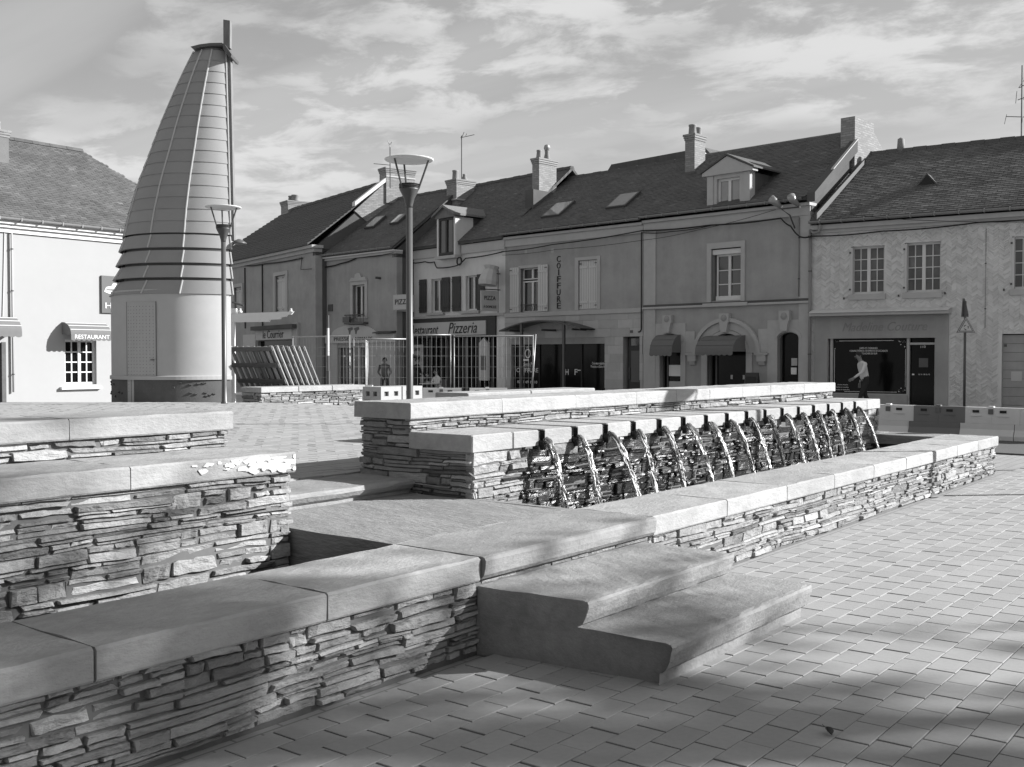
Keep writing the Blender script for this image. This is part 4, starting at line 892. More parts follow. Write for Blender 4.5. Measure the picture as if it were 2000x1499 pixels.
for x in (.9, 2.5, 3.9): h.b('canopy_rib', metal_dark, 'box', x - .02, x + .02, -.8, -.05, 2.55, 2.62, parent=cp)
h.rooflight(1.3, 2.2, .5, 6.68, 1.4, 7.30); h.rooflight(4.28, 5.16, .55, 6.72, 1.42, 7.31)
h.chimney(-.22, .12, 1.65, 2.65, 6.9, 9.25, ((-.05, 1.85, .32, .11, .09), (-.05, 2.3, .36, .12, .08)))
h.b('cowl', metal_lit, 'lathe', [(.02, 9.60), (.1, 9.63), (.13, 9.72), (.1, 9.82), (.02, 9.86)], 12, (-.05, 2.3))
h.b('chimney_base', render_dark, 'box', -.26, .16, 1.3, 3.3, 6.6, 8.0)
cable(h, [(-.1, -.15, 5.55), (2.4, -.15, 5.62), (6.34, -.15, 5.78)], .02); cable(h, [(-.1, -.12, 5.42), (2.6, -.12, 5.44), (6.34, -.12, 5.47)], .008)
cable(h, [(6.28, -.06, 5.75), (6.28, -.06, 3.3), (6.3, -.09, 3.2), (6.28, -.06, 2.55), (6.15, -.06, 2.47)], .022)
for x_, z_ in ((1.4, 5.42), (2.3, 5.44), (1.9, 5.4), (1.0, 5.5)): h.box('wall_patch', stone_trim if z_ > 5.43 else render_mid, x_ - .06, x_ + .06, -.004, -.001, z_ - .08, z_ + .06)
far = House('distant_gable', 'small white gable peeping over the roof ridge of the hairdresser house', LH, AH)
far.b('gable', white, 'prism', [(1.7, 9.0), (3.3, 9.0), (3.3, 9.6), (2.5, 10.25), (1.7, 9.6)], 9.0, 9.2); far.b('roof', slate_roof, 'prism', [(-3.5, 9.0), (3.45, 9.45), (2.55, 10.38), (-2.4, 10.3)], 9.21, 13); far.b('gable_base', render_pale, 'box', -3, 3.3, 9.3, 13, 0, 9.0)
# ---- house with the big arched window
h = House('arched_shop_house', 'grey house with limestone arches, hooded shop windows and a pedimented dormer', LH, AH, 6.345)
ww, s1, s2, s3 = (8.96, 10.03, 3.38, 5.0), (7.0, 7.82, -.1, 2.4), (8.83, 10.23, -.1, 2.37), (11.28, 11.98, -.1, 2.37)
h.wall(render_grey, 6.345, 12.35, -.1, 5.8, [ww, s1, s2, s3]); h.body(6.345, 12.35, 6.1, 3.6)
h.roof(slate_roof, 6.345, 12.3, 6.16, 8.72, 3.6, ridge=False)
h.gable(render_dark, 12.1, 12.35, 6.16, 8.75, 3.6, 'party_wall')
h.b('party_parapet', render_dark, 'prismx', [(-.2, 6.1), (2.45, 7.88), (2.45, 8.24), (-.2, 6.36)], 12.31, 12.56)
h.b('zinc_capping', zinc_rib, 'prismx', [(.9, 7.15), (2.45, 8.25), (2.45, 8.28), (.9, 7.18)], 12.48, 12.575)
h.b('lead_flashing', lead_m, 'prismx', [(-.2, 5.55), (2.9, 7.62), (2.9, 7.75), (-.2, 5.75)], 12.565, 12.62)
h.chimney(12.0, 12.45, 2.45, 3.75, 7.3, 9.2, (), cap=False)
h.b('party_wall_slope', brick_side, 'prismx', [(3.7, 7.5), (5.6, 7.5), (3.7, 8.8)], 12.15, 12.42)
h.chimney(6.32, 6.70, 2.35, 3.0, 7.5, 9.3, ((6.52, 2.5, .33, .13, .12), (6.52, 2.82, .28, .13, .12)))
h.b('lead_apron', lead_m, 'box', 6.26, 6.76, 2.2, 2.34, 7.7, 7.85)
h.box('cornice', stone_trim, 6.35, 12.33, -.05, .29, 5.75, 6.02); h.box('cornice', stone_trim, 6.35, 12.36, -.14, .29, 6.022, 6.11); h.gutter(6.35, 12.2, 6.24, -.33)
h.box('pilaster', stone_trim, 6.35, 6.83, -.035, -.002, -.1, 3.2); h.box('pilaster', stone_trim, 6.35, 6.83, -.035, -.002, 3.345, 5.745); h.box('pilaster', stone_trim, 11.98, 12.34, -.035, -.002, -.1, 3.2); h.box('pilaster', stone_trim, 11.98, 12.34, -.035, -.002, 3.345, 5.745)
h.box('string_course', stone_trim, 6.35, 12.34, -.09, -.002, 3.205, 3.27); h.box('weathered_top', render_dark, 6.35, 12.34, -.06, -.002, 3.272, 3.342)
h.box('window_ledge', stone_trim, 8.7, 10.3, -.12, -.091, 3.2, 3.31)
for a_ in ((8.81, 8.96, 3.345, 5.18), (10.03, 10.17, 3.345, 5.18), (8.96, 10.03, 5.0, 5.18)): h.box('surround', stone_trim, a_[0], a_[1], -.05, .1, a_[2], a_[3])
h.box('blind_box', white, 8.97, 10.02, .03, .14, 4.82, 4.97)
h.window(9.05, 10.0, 3.40, 4.82, y=.15, rows=3, fr=.06, bw=.03); h.box('bottom_rail', joinery, 9.05, 10.0, .10, .145, 3.39, 3.53)
# limestone ground-floor dressings
y_ = -.03
h.wall(stone_trim, 6.835, 8.01, -.1, 2.72, [s1], 'stone_dressing', .03, y_); h.wall(stone_trim, 10.95, 11.975, -.1, 2.73, [s3], 'stone_dressing', .03, y_)
h.box('stone_dressing', stone_trim, 8.013, 8.36, y_, -.002, 1.78, 2.45); h.box('stone_dressing', stone_trim, 10.64, 10.948, y_, -.002, 1.78, 2.48)
h.arch_fill(stone_trim, *s1[:2], 2.12, 2.385); h.arch_fill(stone_trim, *s2[:2], 1.72, 2.36); h.arch_fill(stone_trim, *s3[:2], 2.18, 2.36)
h.band(stone_trim, 9.53, 1.76, .70, .80, .60, -.05, -.002, 'arch_moulding'); h.band(stone_trim, 9.53, 1.76, .805, 1.08, .72, -.035, -.002, 'arch_moulding'); h.band(stone_trim, 9.53, 1.76, 1.085, 1.20, .97, -.11, -.002, 'arch_moulding')
for a, b in ((8.62, 8.83), (10.23, 10.44)): h.box('jamb', stone_trim, a, b, -.05, .1, -.1, 1.75)
for a in (8.29, 10.77): h.box('impost', stone_trim, a - .22, a + .22, -.13, -.002, 1.70, 1.77); h.box('impost', stone_trim, a - .15, a + .15, -.11, -.002, 1.5, 1.697); h.b('corbel', stone_trim, 'prismx', [(-.002, 1.36), (-.06, 1.4), (-.1, 1.497), (-.002, 1.497)], a - .1, a + .1)
h.band(stone_trim, 7.41, 2.14, .415, .53, .27, -.05, -.031, 'arch_moulding'); h.band(stone_trim, 11.63, 2.2, .355, .46, .19, -.05, -.031, 'arch_moulding')
for x_, z0_, z1_ in ((7.36, 2.42, 2.98), (9.5, 2.40, 2.98), (11.56, 2.40, 3.0)):
    k_ = h.b('keystone', stone_trim, 'prism', [(x_ - .1, z0_), (x_ + .1, z0_), (x_ + .15, z0_ + .3), (x_ - .15, z0_ + .3)], -.17, -.003); h.b('keystone_head', stone_trim, 'box', x_ - .17, x_ + .17, -.15, -.003, z0_ + .302, z1_, parent=k_); h.b('rosette', render_grey, 'lathe', [(.11, 0), (.08, .03), (.02, .05)], 12, parent=k_).rotation_euler = (0, 0, 0)
    ro = k_.children[-1]; ro.rotation_euler = (R(90), 0, 0); ro.location = (x_ , -.152, z0_ + .44)
    ro.data.transform(Matrix.Translation((6.345 , 0, 0))); ro.location.x -= 6.345
for o, nm in ((s1, 'shop_window'), (s2, 'shop_window'), (s3, 'door')):
    gl_ = h.box(nm, glass_dark, o[0], o[1], .2, .23, -.1, o[3]); h.box('frame', sign_dark, o[0], o[0] + .05, .15, .199, -.1, o[3], parent=gl_)
    if nm == 'door': h.box('notice', sign_pale, 11.63, 11.82, .185, .198, 1.38, 1.6, parent=gl_); h.box('notice', ink_w, 11.62, 11.8, .185, .198, 1.12, 1.32, parent=gl_); h.box('panel', ink, 11.5, 11.85, .18, .199, .2, .9, parent=gl_)
    elif o is s1: h.box('poster', ink_w, 7.22, 7.8, .185, .198, 1.02, 1.38, parent=gl_); h.box('curtain', sign_pale, 7.22, 7.8, .19, .199, .4, .85, parent=gl_); h.box('mullion', sign_dark, 7.17, 7.21, .15, .199, -.1, 2.3, parent=gl_)
    else: h.box('mullion', sign_dark, 9.02, 9.07, .15, .199, -.1, 2.3, parent=gl_); [h.box('jar', sign_pale, x, x + .07, .185, .198, .95, 1.08, parent=gl_) for x in (9.55, 9.98)]
awning(h, 6.98, 7.84, 2.36, 1.66, .55, canvas_grey, 5, .12); awning(h, 8.86, 10.2, 2.30, 1.68, .75, canvas_grey, 7, .12)
# dormer
h.wall(stone_trim, 8.88, 10.36, 6.22, 7.25, [(9.2, 10.02, 6.3, 7.13)], 'dormer_front', .18, -.1)
h.b('pediment', stone_trim, 'prism', [(8.72, 7.25), (10.52, 7.25), (10.52, 7.34), (9.62, 7.78), (8.72, 7.34)], -.2, .1); h.box('dormer_cheek', slate_roof, 8.9, 9.0, .1, 1.7, 6.3, 7.25); h.box('dormer_cheek', slate_roof, 10.24, 10.34, .1, 1.7, 6.3, 7.25)
h.b('dormer_roof', slate_roof, 'prism', [(8.66, 7.33), (9.62, 7.80), (10.58, 7.33), (10.58, 7.38), (9.62, 7.86), (8.66, 7.38)], -.24, 2.4)
h.box('dormer_pilaster', stone_trim, 8.86, 9.08, -.13, -.101, 6.22, 7.24); h.box('dormer_pilaster', stone_trim, 10.16, 10.38, -.13, -.101, 6.22, 7.24)
h.window(9.2, 10.02, 6.3, 7.13, y=.0, rows=1, fr=.07, gl=glass_roof)
h.downpipe(11.99, 3.4, 5.7, -.06, .018)
cable(h, [(6.35, -.15, 5.78), (9, -.15, 5.73), (11.45, -.15, 5.72), (11.8, -.2, 5.45), (12.1, -.2, 5.12), (12.45, -.16, 5.12)], .024); cable(h, [(6.35, -.12, 5.72), (7.5, -.12, 5.66), (9.2, -.12, 5.74)], .014); cable(h, [(6.35, -.12, 5.47), (8.5, -.13, 5.62), (11.3, -.2, 5.98)], .008)
lb = h.b('floodlight_bracket', metal_dark, 'tube', [(11.85, -.06, 5.4), (11.85, -.35, 5.75), (11.6, -.4, 5.95), (12.2, -.4, 5.95)], .025, 6)
for x_, dx in ((11.45, -.18), (12.02, .02)): h.b('floodlight', metal_lit, 'tube', [(x_ + .12, -.35, 6.0), (x_, -.5, 6.16), (x_ + dx * .4, -.62, 6.26)], [.05, .11, .12], 12, parent=lb, smooth=True)
# ---- pizzeria
h = House('pizzeria_house', 'pale rendered house with dark shutters over a restaurant pizzeria shop front', (31.777, 30.528), -1.7453)
w1, w2, sf_ = (1.84, 2.62, 3.45, 4.78), (4.02, 4.80, 3.45, 4.79), (.3, 5.85, -.1, 3.2)
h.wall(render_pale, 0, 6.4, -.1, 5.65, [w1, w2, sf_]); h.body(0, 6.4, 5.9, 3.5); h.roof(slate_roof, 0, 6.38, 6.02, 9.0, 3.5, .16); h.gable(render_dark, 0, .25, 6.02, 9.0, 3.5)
h.box('cornice', stone_trim, 0, 2.5, -.08, .29, 5.65, 6.0); h.box('cornice', stone_trim, 3.85, 6.38, -.08, .29, 5.65, 6.0); h.box('string_course', stone_trim, 0, 6.35, -.1, -.002, 3.2, 3.29)
for w_ in (w1, w2): h.window(*w_, y=.12, rows=1, fr=.06); h.box('window_sill', stone_trim, w_[0] - .25, w_[1] + .1, -.1, .11, w_[2] - .12, w_[2] - .02)
for a, b in ((1.12, 1.57), (2.6, 3.08), (3.26, 3.76), (4.78, 5.2)): h.shutter(a, b, 3.44, 4.8, shutter_dark, -.07)
h.box('shop_glass', glass_dark, .3, 5.85, .2, .23, -.1, 2.4); h.box('fascia', wood_dark, .3, 5.85, -.08, .19, 2.42, 3.19)
sb = h.box('sign_board', sign_pale, .45, 5.35, -.12, -.085, 2.5, 3.03)
h.text('lettering', 'Restaurant', ink, 1.5, -.13, 2.72, .62, 1.85, parent=sb, shear=.3); h.text('lettering', 'Pizzeria', ink, 3.95, -.13, 2.76, .62, 1.75, parent=sb, shear=.3)
for k in range(14): x_ = .4 + k * .385; h.box('door_stile', wood_dark if k % 3 else sign_dark, x_, x_ + (.12 if k % 2 else .05), .1, .195, -.1, 2.4)
h.box('menu_panel', sign_pale, 4.84, 5.36, -.02, .09, .75, 2.2); h.b('menu_panel', sign_pale, 'prism', [(4.88, 2.2), (5.32, 2.2), (5.1, 2.38)], -.02, .09); h.box('menu_sheet', ink_g, 4.95, 5.25, -.028, -.021, 1.15, 1.7)
h.box('menu_panel', sign_pale, .55, 1.2, -.02, .09, .6, 2.15); h.text('lettering', 'CARTE', ink, .88, -.03, 1.95, .18, .5); h.box('menu_strip', ink, .6, 1.12, -.028, -.021, 1.6, 1.72)
# dormer breaking the eaves
h.box('dormer_frame', render_pale, 2.6, 2.7, -.3, .6, 5.62, 7.1); h.box('dormer_frame', render_pale, 3.66, 3.76, -.3, .6, 5.62, 7.1)
h.window(2.7, 3.66, 5.66, 7.1, y=-.28, rows=1, fr=.09, mt=wood_dark); h.box('window_sill', stone_trim, 2.55, 3.8, -.36, .1, 5.5, 5.62)
h.b('dormer_gable', wood_grey, 'prism', [(2.56, 7.1), (3.8, 7.1), (3.8, 7.2), (3.18, 7.5), (2.56, 7.2)], -.36, .1); h.b('dormer_roof', wood_grey, 'prism', [(2.46, 7.14), (3.18, 7.5), (3.9, 7.14), (3.9, 7.22), (3.18, 7.6), (2.46, 7.22)], -.48, 2.3); h.box('dormer_cheek', slate_roof, 3.6, 3.68, .1, 1.7, 5.9, 7.12); h.box('dormer_cheek', slate_roof, 2.68, 2.76, .1, 1.7, 5.9, 7.12)
cable(h, [(.3, -.1, 5.55), (1.6, -.12, 5.5), (2.2, -.12, 5.45), (2.4, -.14, 5.2), (3.7, -.18, 5.2), (4.2, -.15, 5.45), (6.4, -.12, 5.55)], .025)
lp = MB()
for k in range(3): lp.tube([(3.85 + .14 * math.cos(t * .7) + k * .03, -.2, 5.36 + .16 * math.sin(t * .7)) for t in range(10)], .015, 5)
h.m('cable_coil', cable_m, lp)
h.chimney(.2, .86, 2.1, 3.1, 7.3, 9.2, ((.55, 2.3, .4, .13, .12), (.55, 2.8, .3, .14, .07))); h.b('lead_band', zinc_rib, 'box', .14, .93, 2.03, 3.17, 8.3, 8.36)
h.b('verge_board', wood_dark, 'prismx', [(-.3, 5.95), (3.5, 9.1), (3.5, 9.25), (-.3, 6.12)], -.08, .02)
s_ = h.box('projecting_sign', sign_pale, 6.02, 6.08, -.95, -.12, 3.35, 4.1); h.text('lettering', 'PIZZA', ink, 6.09, -.54, 3.82, .22, .55, parent=s_, rz=math.pi / 2); h.text('lettering', 'À DOMICILE', ink, 6.09, -.54, 3.5, .14, .62, parent=s_, rz=math.pi / 2)
s2_ = h.b('projecting_sign', sign_pale, 'tube', [(6.05, -.62, 4.3), (6.05, -.6, 4.45), (6.05, -.55, 4.65), (6.05, -.45, 4.85), (6.05, -.42, 5.0)], [.34, .36, .3, .22, .3], 10)
h.b('sign_arm', metal_dark, 'tube', [(6.05, .0, 4.15), (6.05, -1, 4.15)], .02, 5); h.b('sign_arm', metal_dark, 'tube', [(6.05, .0, 4.75), (6.05, -.4, 4.75)], .02, 5); h.b('sign_arm', metal_dark, 'tube', [(6.05, -.1, 3.3), (6.05, -.1, 4.9)], .02, 5)
# ---- pet shop
h = House('gabled_shop_house', 'weathered rendered house with one tall window and an arched shop fascia', (31.638, 36.675), -1.7008)
w1 = (3.79, 4.64, 3.3, 4.7)
h.wall(render_mid, 0, 6.75, -.1, 5.85, [w1, (2.66, 4.68, -.1, 2.05)]); h.body(0, 6.75, 6.0, 3.5); h.roof(slate_roof, 0, 6.8, 6.0, 8.8, 3.5, .2)
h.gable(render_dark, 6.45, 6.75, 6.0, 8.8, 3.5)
h.box('cornice', stone_trim, 0, 6.78, -.1, .29, 5.85, 5.95); h.box('cornice', white_dirty, 0, 6.8, -.2, .29, 5.952, 6.0); h.gutter(0, 6.75, 6.12, -.34)
h.window(*w1, y=.14, rows=1, fr=.06)
for a_ in ((3.62, 3.79, 3.28, 4.86), (4.64, 4.82, 3.28, 4.86), (3.79, 4.64, 4.7, 4.86)): h.box('surround', stone_trim, a_[0], a_[1], -.05, .1, a_[2], a_[3])
h.b('crest', stone_trim, 'prism', [(3.6, 4.86), (4.84, 4.86), (4.7, 5.02), (4.45, 5.0), (4.38, 5.16), (4.2, 5.2), (4.02, 5.14), (3.98, 5.0), (3.74, 5.02)], -.09, -.002)
bl = MB()
for k in range(14): x = 3.5 + k * .1; bl.tube([(x, -.22, 3.12), (x, -.22, 3.42)], .012, 5)
bl.tube([(3.45, -.22, 3.43), (4.85, -.22, 3.43)], .02, 5).box(3.45, 4.85, -.26, -.01, 3.04, 3.11); h.m('balcony_rail', metal_dark, bl)
h.box('flower_box', metal_dark, 3.42, 3.9, -.3, -.23, 3.12, 3.35)
h.box('shop_front', stone_trim, 1.2, 2.66, -.05, -.002, -.1, 2.24); h.box('shop_front', stone_trim, 4.68, 6.7, -.05, -.002, -.1, 2.24); fs_ = h.box('fascia', sign_pale, 1.2, 6.72, -.1, -.002, 2.245, 2.6)
h.b('arched_fascia', sign_pale, 'prism', [(2.3, 2.6)] + [(5.5, 2.6)] + [(3.9 + 1.6 * math.cos(math.pi * i / 12), 2.6 + .42 * math.sin(math.pi * i / 12)) for i in range(1, 12)], -.1, -.002)
h.b('arch_roof', render_dark, 'prismx', [(-.3, 2.62), (-.002, 2.66), (-.002, 2.72), (-.3, 2.66)], 5.5, 6.72)
for dx in (0, .45): h.b('painted_animal', ink_g, 'prism', [(3.62 + dx, 2.62), (3.7 + dx, 2.62), (3.74 + dx, 2.76), (3.9 + dx, 2.82), (3.86 + dx, 2.92), (3.66 + dx, 2.9), (3.5 + dx, 2.86), (3.58 + dx, 2.78)], -.108, -.101)
h.text('lettering', 'PRESSE', ink, 3.05, -.11, 2.42, .22, 1.1, parent=fs_); h.text('lettering', 'ANIMAUX', ink, 4.55, -.11, 2.42, .2, 1.4, parent=fs_)
g_ = h.box('shop_glass', glass_win, 2.66, 4.68, .1, .13, -.1, 2.05)
for x in (2.66, 2.95, 3.2, 3.5, 4.05, 4.2): h.box('curtain_strip', sign_pale, x, x + .05, .06, .099, -.1, 2.05, parent=g_)
h.box('door_post', stone_trim, 4.16, 4.3, -.02, .099, -.1, 2.05); h.box('notice', ink_w, 2.95, 3.1, .05, .099, 1.65, 1.72, parent=g_); h.box('poster', sign_dark, 1.5, 1.72, -.06, -.051, 1.2, 1.6)
h.rooflight(2.85, 3.55, 1.3, 7.26, 2.0, 7.82); h.rooflight(4.6, 5.2, 1.35, 7.3, 1.9, 7.74)
h.b('side_sign', sign_pale, 'box', 6.76, 6.82, -.05, .9, 3.5, 4.2); 
s_ = h.box('projecting_sign', sign_pale, 6.78, 7.7, -.2, -.14, 3.55, 4.15); h.text('lettering', 'PIZZ', ink, 7.25, -.21, 3.85, .3, .7, parent=s_)
cable(h, [(1.6, -.06, 5.6), (3.0, -.06, 5.68), (4.2, -.06, 5.86), (6.7, -.08, 5.88)], .03); h.b('cable', cable_m, 'tube', [(1.62, -.05, 5.6), (1.55, -.05, 2.7)], .02, 5)
h.box('vent_grille', render_dark, 1.95, 2.3, -.03, -.002, 3.65, 3.95); h.b('wall_spot', metal_dark, 'tube', [(5.7, 0, 4.9), (5.6, -.2, 4.92)], .05, 6)
# ---- newsagent's house
h = House('newsagent_house', 'big grey house with a dark tiled hipped roof and a newspaper shop sign', (34.87, 47.70), -1.8748)
h.t.scale = (1.0675,) * 3; h.t.location.z = -.108
w1, w0 = (8.2, 9.4, 3.6, 5.22), (3.0, 4.0, 3.6, 5.0)
h.wall(render_grey, -1, 12.45, -.1, 5.95, [w1, w0, (6.0, 10.3, -.1, 2.38)]); h.body(-1, 12.45, 6.1, 3.4)
for a_ in (w1, w0):
    for b_ in ((a_[0] - .2, a_[0], a_[2] - .1, a_[3] + .16), (a_[1], a_[1] + .2, a_[2] - .1, a_[3] + .16), (a_[0], a_[1], a_[3], a_[3] + .16)): h.box('surround', stone_trim, b_[0], b_[1], -.05, .1, b_[2], b_[3])
    h.shutter(a_[0] + .01, (a_[0] + a_[1]) / 2 - .005, a_[2], a_[3], shutter_pale, .08); h.shutter((a_[0] + a_[1]) / 2 + .005, a_[1] - .01, a_[2], a_[3], shutter_pale, .08)
h.box('cornice', stone_trim, -1, 12.47, -.08, .29, 5.95, 6.1); h.box('cornice', stone_trim, -1, 12.6, -.22, .29, 6.102, 6.22)
NC = 22; ez_, rz_, q_ = 6.22, 9.05, 3.3
for k in range(NC):                                          # courses of interlocking tiles, each a strip lying on the one below
    t0, t1 = k / NC, (k + 1) / NC; f = lambda t: (-.3 + (q_ + .3) * t, ez_ + (rz_ - ez_) * t)
    (ya, za), (yb, zb) = f(t0), f(t1); xl0, xl1 = -1.2 + 2.6 * t0, -1.2 + 2.6 * t1
    h.m('tile_course', tile_roof, MB().add([(xl0, ya, za), (12.35, ya, za), (12.35, yb, zb), (xl1, yb, zb), (xl0, ya, za + .09), (12.35, ya, za + .09), (12.35, yb, zb + .045), (xl1, yb, zb + .045)], [(0, 1, 5, 4), (4, 5, 6, 7), (1, 2, 6, 5), (0, 4, 7, 3)], rh.uniform(.9, 1.1)))
h.m('back_slope', tile_roof, MB().add([(-1.2, -.25, 6.2), (1.4, 3.3, 9.05), (12.35, 3.3, 9.05), (12.35, 7, 6.2), (-1.2, 7, 6.2)], [(1, 2, 3, 4), (0, 1, 4)]))
for k in range(26): a = 1.4 + k * .42; h.b('ridge_tile', tile_roof, 'prismx', [(3.18, 9.05), (3.42, 9.05), (3.36, 9.18 + (k % 2) * .012), (3.24, 9.18 + (k % 2) * .012)], a, a + .41)
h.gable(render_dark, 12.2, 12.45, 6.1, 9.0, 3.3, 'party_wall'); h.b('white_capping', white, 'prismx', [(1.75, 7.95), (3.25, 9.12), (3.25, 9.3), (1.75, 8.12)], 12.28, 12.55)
h.b('party_wall_upper', brick_side, 'prismx', [(1.75, 7.75), (2.5, 7.2), (4.4, 7.6), (4.4, 8.3), (3.25, 9.1)], 12.38, 12.5)  # paler patch over the upper part of the dark gable
h.chimney(11.95, 12.55, 3.2, 4.6, 8.2, 9.72, ()); h.chimney(1.5, 2.4, 3.0, 4.2, 8.7, 9.55, ((1.75, 3.5, .32, .2, .18), (2.15, 3.5, .32, .2, .18)))
h.b('band_trim', zinc_rib, 'box', 12.57, 12.585, 3.2, 4.6, 9.3, 9.36)
sg = h.box('sign_board', sign_pale, 6.1, 10.3, -.14, -.003, 2.42, 2.85); h.text('lettering', 'le Courrier', ink, 8.2, -.15, 2.64, .5, 2.4, parent=sg); h.box('sign_hood', render_dark, 6.0, 10.8, -.35, -.145, 2.86, 3.04)
h.box('shop_glass', glass_dark, 6.0, 10.3, .15, .18, -.1, 2.38); h.box('shop_pier', stone_trim, 10.31, 10.85, -.12, -.003, -.1, 3.1); h.box('notice_board', sign_pale, 4.3, 5.9, -.08, -.003, 2.1, 2.7)
for x in (4.5, 6.7): h.b('downpipe', cable_m, 'tube', [(x, -.04, 5.85), (x, -.04, 3.0)], .03, 5)
cable(h, [(4.5, -.05, 5.95), (7, -.05, 5.85), (11.2, -.05, 5.78)], .03); h.b('wire', cable_m, 'tube', [(11.2, -.05, 5.78), (11.2, -.1, 5.3), (12.3, -.1, 5.25)], .015, 5)
def tv_antenna(x, D, ybot, ytop, label, bars):
    p = px(x, D); t = thing('tv_antenna', label, 'antenna', (p.x, p.y, zpx(ybot, D)), 0); H = (ybot - ytop) / 2050 * D; m = MB().tube([(0, 0, -.3), (0, 0, H)], .022, 6)
    for x0, y0, x1, y1 in bars:
        s = D / 2050; a = RT * ((x0 - x) * s) + Vector((0, 0, (ybot - y0) * s)); b = RT * ((x1 - x) * s) + Vector((0, 0, (ybot - y1) * s)); m.tube([a, b], .014, 5)
    m.build('mast', metal_dark, t); return t
tv_antenna(902, 46.0, 350, 268, 'thin television antenna on the brick chimney of the pizzeria', [(900, 272, 927, 266), (902, 272, 907, 261), (910, 268, 912, 264)])
tv_antenna(763, 46.5, 356, 290, 'bent television antenna on the chimney behind the near street lamp', [(763, 290, 759, 277), (764, 285, 766, 280), (731, 322, 764, 325)])
#@@OBJECTS
# ------------------------------------------------------------------ things on the square
ro_ = random.Random(31)
def bx(parent, name, mt, *a): return MB().box(*a).build(name, mt, parent)
# white steel shelter frame beside the tower
D_ = 25.2; s_ = D_ / 2050; b = px(457, D_); b.z = gz(b.x, b.y) - .05
sh = thing('steel_shelter', 'white steel shelter frame with a stepped beam beside the tower', 'shelter', b, YAW - math.pi / 2)
def SZ(y): return zpx(y, D_) - b.z
def SX(x): return (x - 457) * s_
MB().box(SX(454), SX(459.5), -.04, .04, 0, SZ(612)).build('post', white, sh)
MB().prism([(SX(455), SZ(630)), (SX(526), SZ(629)), (SX(529), SZ(625)), (SX(548), SZ(624)), (SX(551), SZ(620)), (SX(560), SZ(619)), (SX(563), SZ(615.5)), (SX(570), SZ(615)), (SX(575), SZ(609)), (SX(457), SZ(613))], -.05, .05).build('beam', white, sh)
MB().box(SX(452), SX(463), -.06, .06, SZ(613), SZ(603)).build('post_cap', white, sh)
MB().box(SX(459), SX(486), -.05, .05, SZ(772), SZ(768)).build('lower_rail', white, sh)
for x in (470, 569): MB().lathe([(.05, SZ(611)), (.05, SZ(608)), (.02, SZ(607)), (.03, SZ(604)), (.01, SZ(603))], 10, (SX(x), 0)).build('finial', white, sh)
# stack of slatted wooden panels leaning behind the low wall
hx = Vector((0, -1, 0)); th_ = R(27); up_ = Vector((-math.sin(th_), 0, math.cos(th_))); nn = hx.cross(up_).normalized()
lab = ['front slatted wooden panel of the leaning stack, shaded lattice side out', 'second slatted panel of the leaning stack', 'third slatted panel of the leaning stack', 'fourth slatted panel of the leaning stack', 'fifth slatted panel of the leaning stack', 'sixth slatted panel of the leaning stack', 'rearmost slatted panel of the leaning stack with sunlit edges']
for k in range(7):
    o = px(492, 24.3) + Vector((.15 * k, 0, 0)); o.z = .32
    t = thing('slatted_panel', lab[k] + (' beside the low wall' if 0 < k < 6 else ''), 'wooden panel', o, 0, 'slatted panels leaning in a stack')
    t.matrix_basis = Matrix.Translation(o) @ Matrix((hx, -nn, up_)).transposed().to_4x4()
    W_, H_ = 1.68, 1.72
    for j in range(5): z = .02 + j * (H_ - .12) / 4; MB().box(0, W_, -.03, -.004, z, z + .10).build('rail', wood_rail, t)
    nsl = 9
    for j in range(nsl):
        x = j * (W_ - .075) / (nsl - 1)
        if ro_.random() < .12 and 0 < j < nsl - 1: continue
        MB().box(x, x + .085, -.002, .022, 0, H_ + ro_.uniform(-.02, .02), ro_.uniform(.6, 1.2)).build('slat', wood_pale, t)
# construction fence
def fence(xa, Da, xb, Db, ytop, label, lean=0.0):
    a = px(xa, Da); b = px(xb, Db); z0 = .16; a.z = b.z = z0; e = (b - a); L = e.length; ang = math.atan2(e.y, e.x)
    t = thing('mesh_fence', label, 'fence', a, ang, 'mesh fence panels around the works'); H = zpx(ytop, Da) - z0
    MB().tube([(0, 0, 0), (0, 0, H)], .017, 8).build('post', metal_lit, t, True); MB().tube([(L, 0, 0), (L + lean, 0, H)], .017, 8).build('post', metal_lit, t, True)
    MB().tube([(0, 0, H - .03), (L + lean, 0, H - .03)], .02, 8).build('top_rail', metal_lit, t, True); MB().tube([(0, 0, .12), (L, 0, .12)], .018, 8).build('bottom_rail', metal_lit, t, True)
    m = MB(); n = int(L / .12)
    for i in range(1, n): m.tube([(L * i / n, 0, .12), (L * i / n, 0, H - .04)], .0035, 4, False)
    for z in (.35, .62, .9, 1.2, 1.5, 1.75): m.tube([(0, 0, z), (L, 0, z)], .0042, 4, False)
    tag(m.build('wire_mesh', metal_lit, t), None, None, None, 'stuff')
    for x in (0, L): MB().cbox(x - .3, x + .3, -.11, .11, -.03, .1, .02).build('foot_block', plinth_m, t)
fence(572, 30.5, 683, 28.9, 657, 'mesh fence panel behind the leaning wooden panels')
fence(691, 28.7, 797, 29.2, 660, 'mesh fence panel in front of the pet shop'); fence(806, 29.0, 880, 29.3, 652, 'mesh fence panel just right of the near street lamp'); fence(887, 29.1, 1041, 28.6, 655, 'mesh fence panel in front of the pizzeria menu panel', .0)
fence(714, 28.0, 720, 31.0, 664, 'mesh fence panel seen edge on before the pet shop')
p = px(1036, 28.4); p.z = .15; t = thing('fence_post', 'loose tilted fence post at the end of the mesh fence', 'post', p); MB().tube([(0, 0, 0), RT * .14 + Vector((0, 0, 2.1))], .022, 8).build('post', metal_lit, t, True)
D_ = 24.6; p = px(641, D_); p.z = gz(p.x, p.y); t = thing('marker_post', 'slim banded marker post behind the low wall', 'post', p)
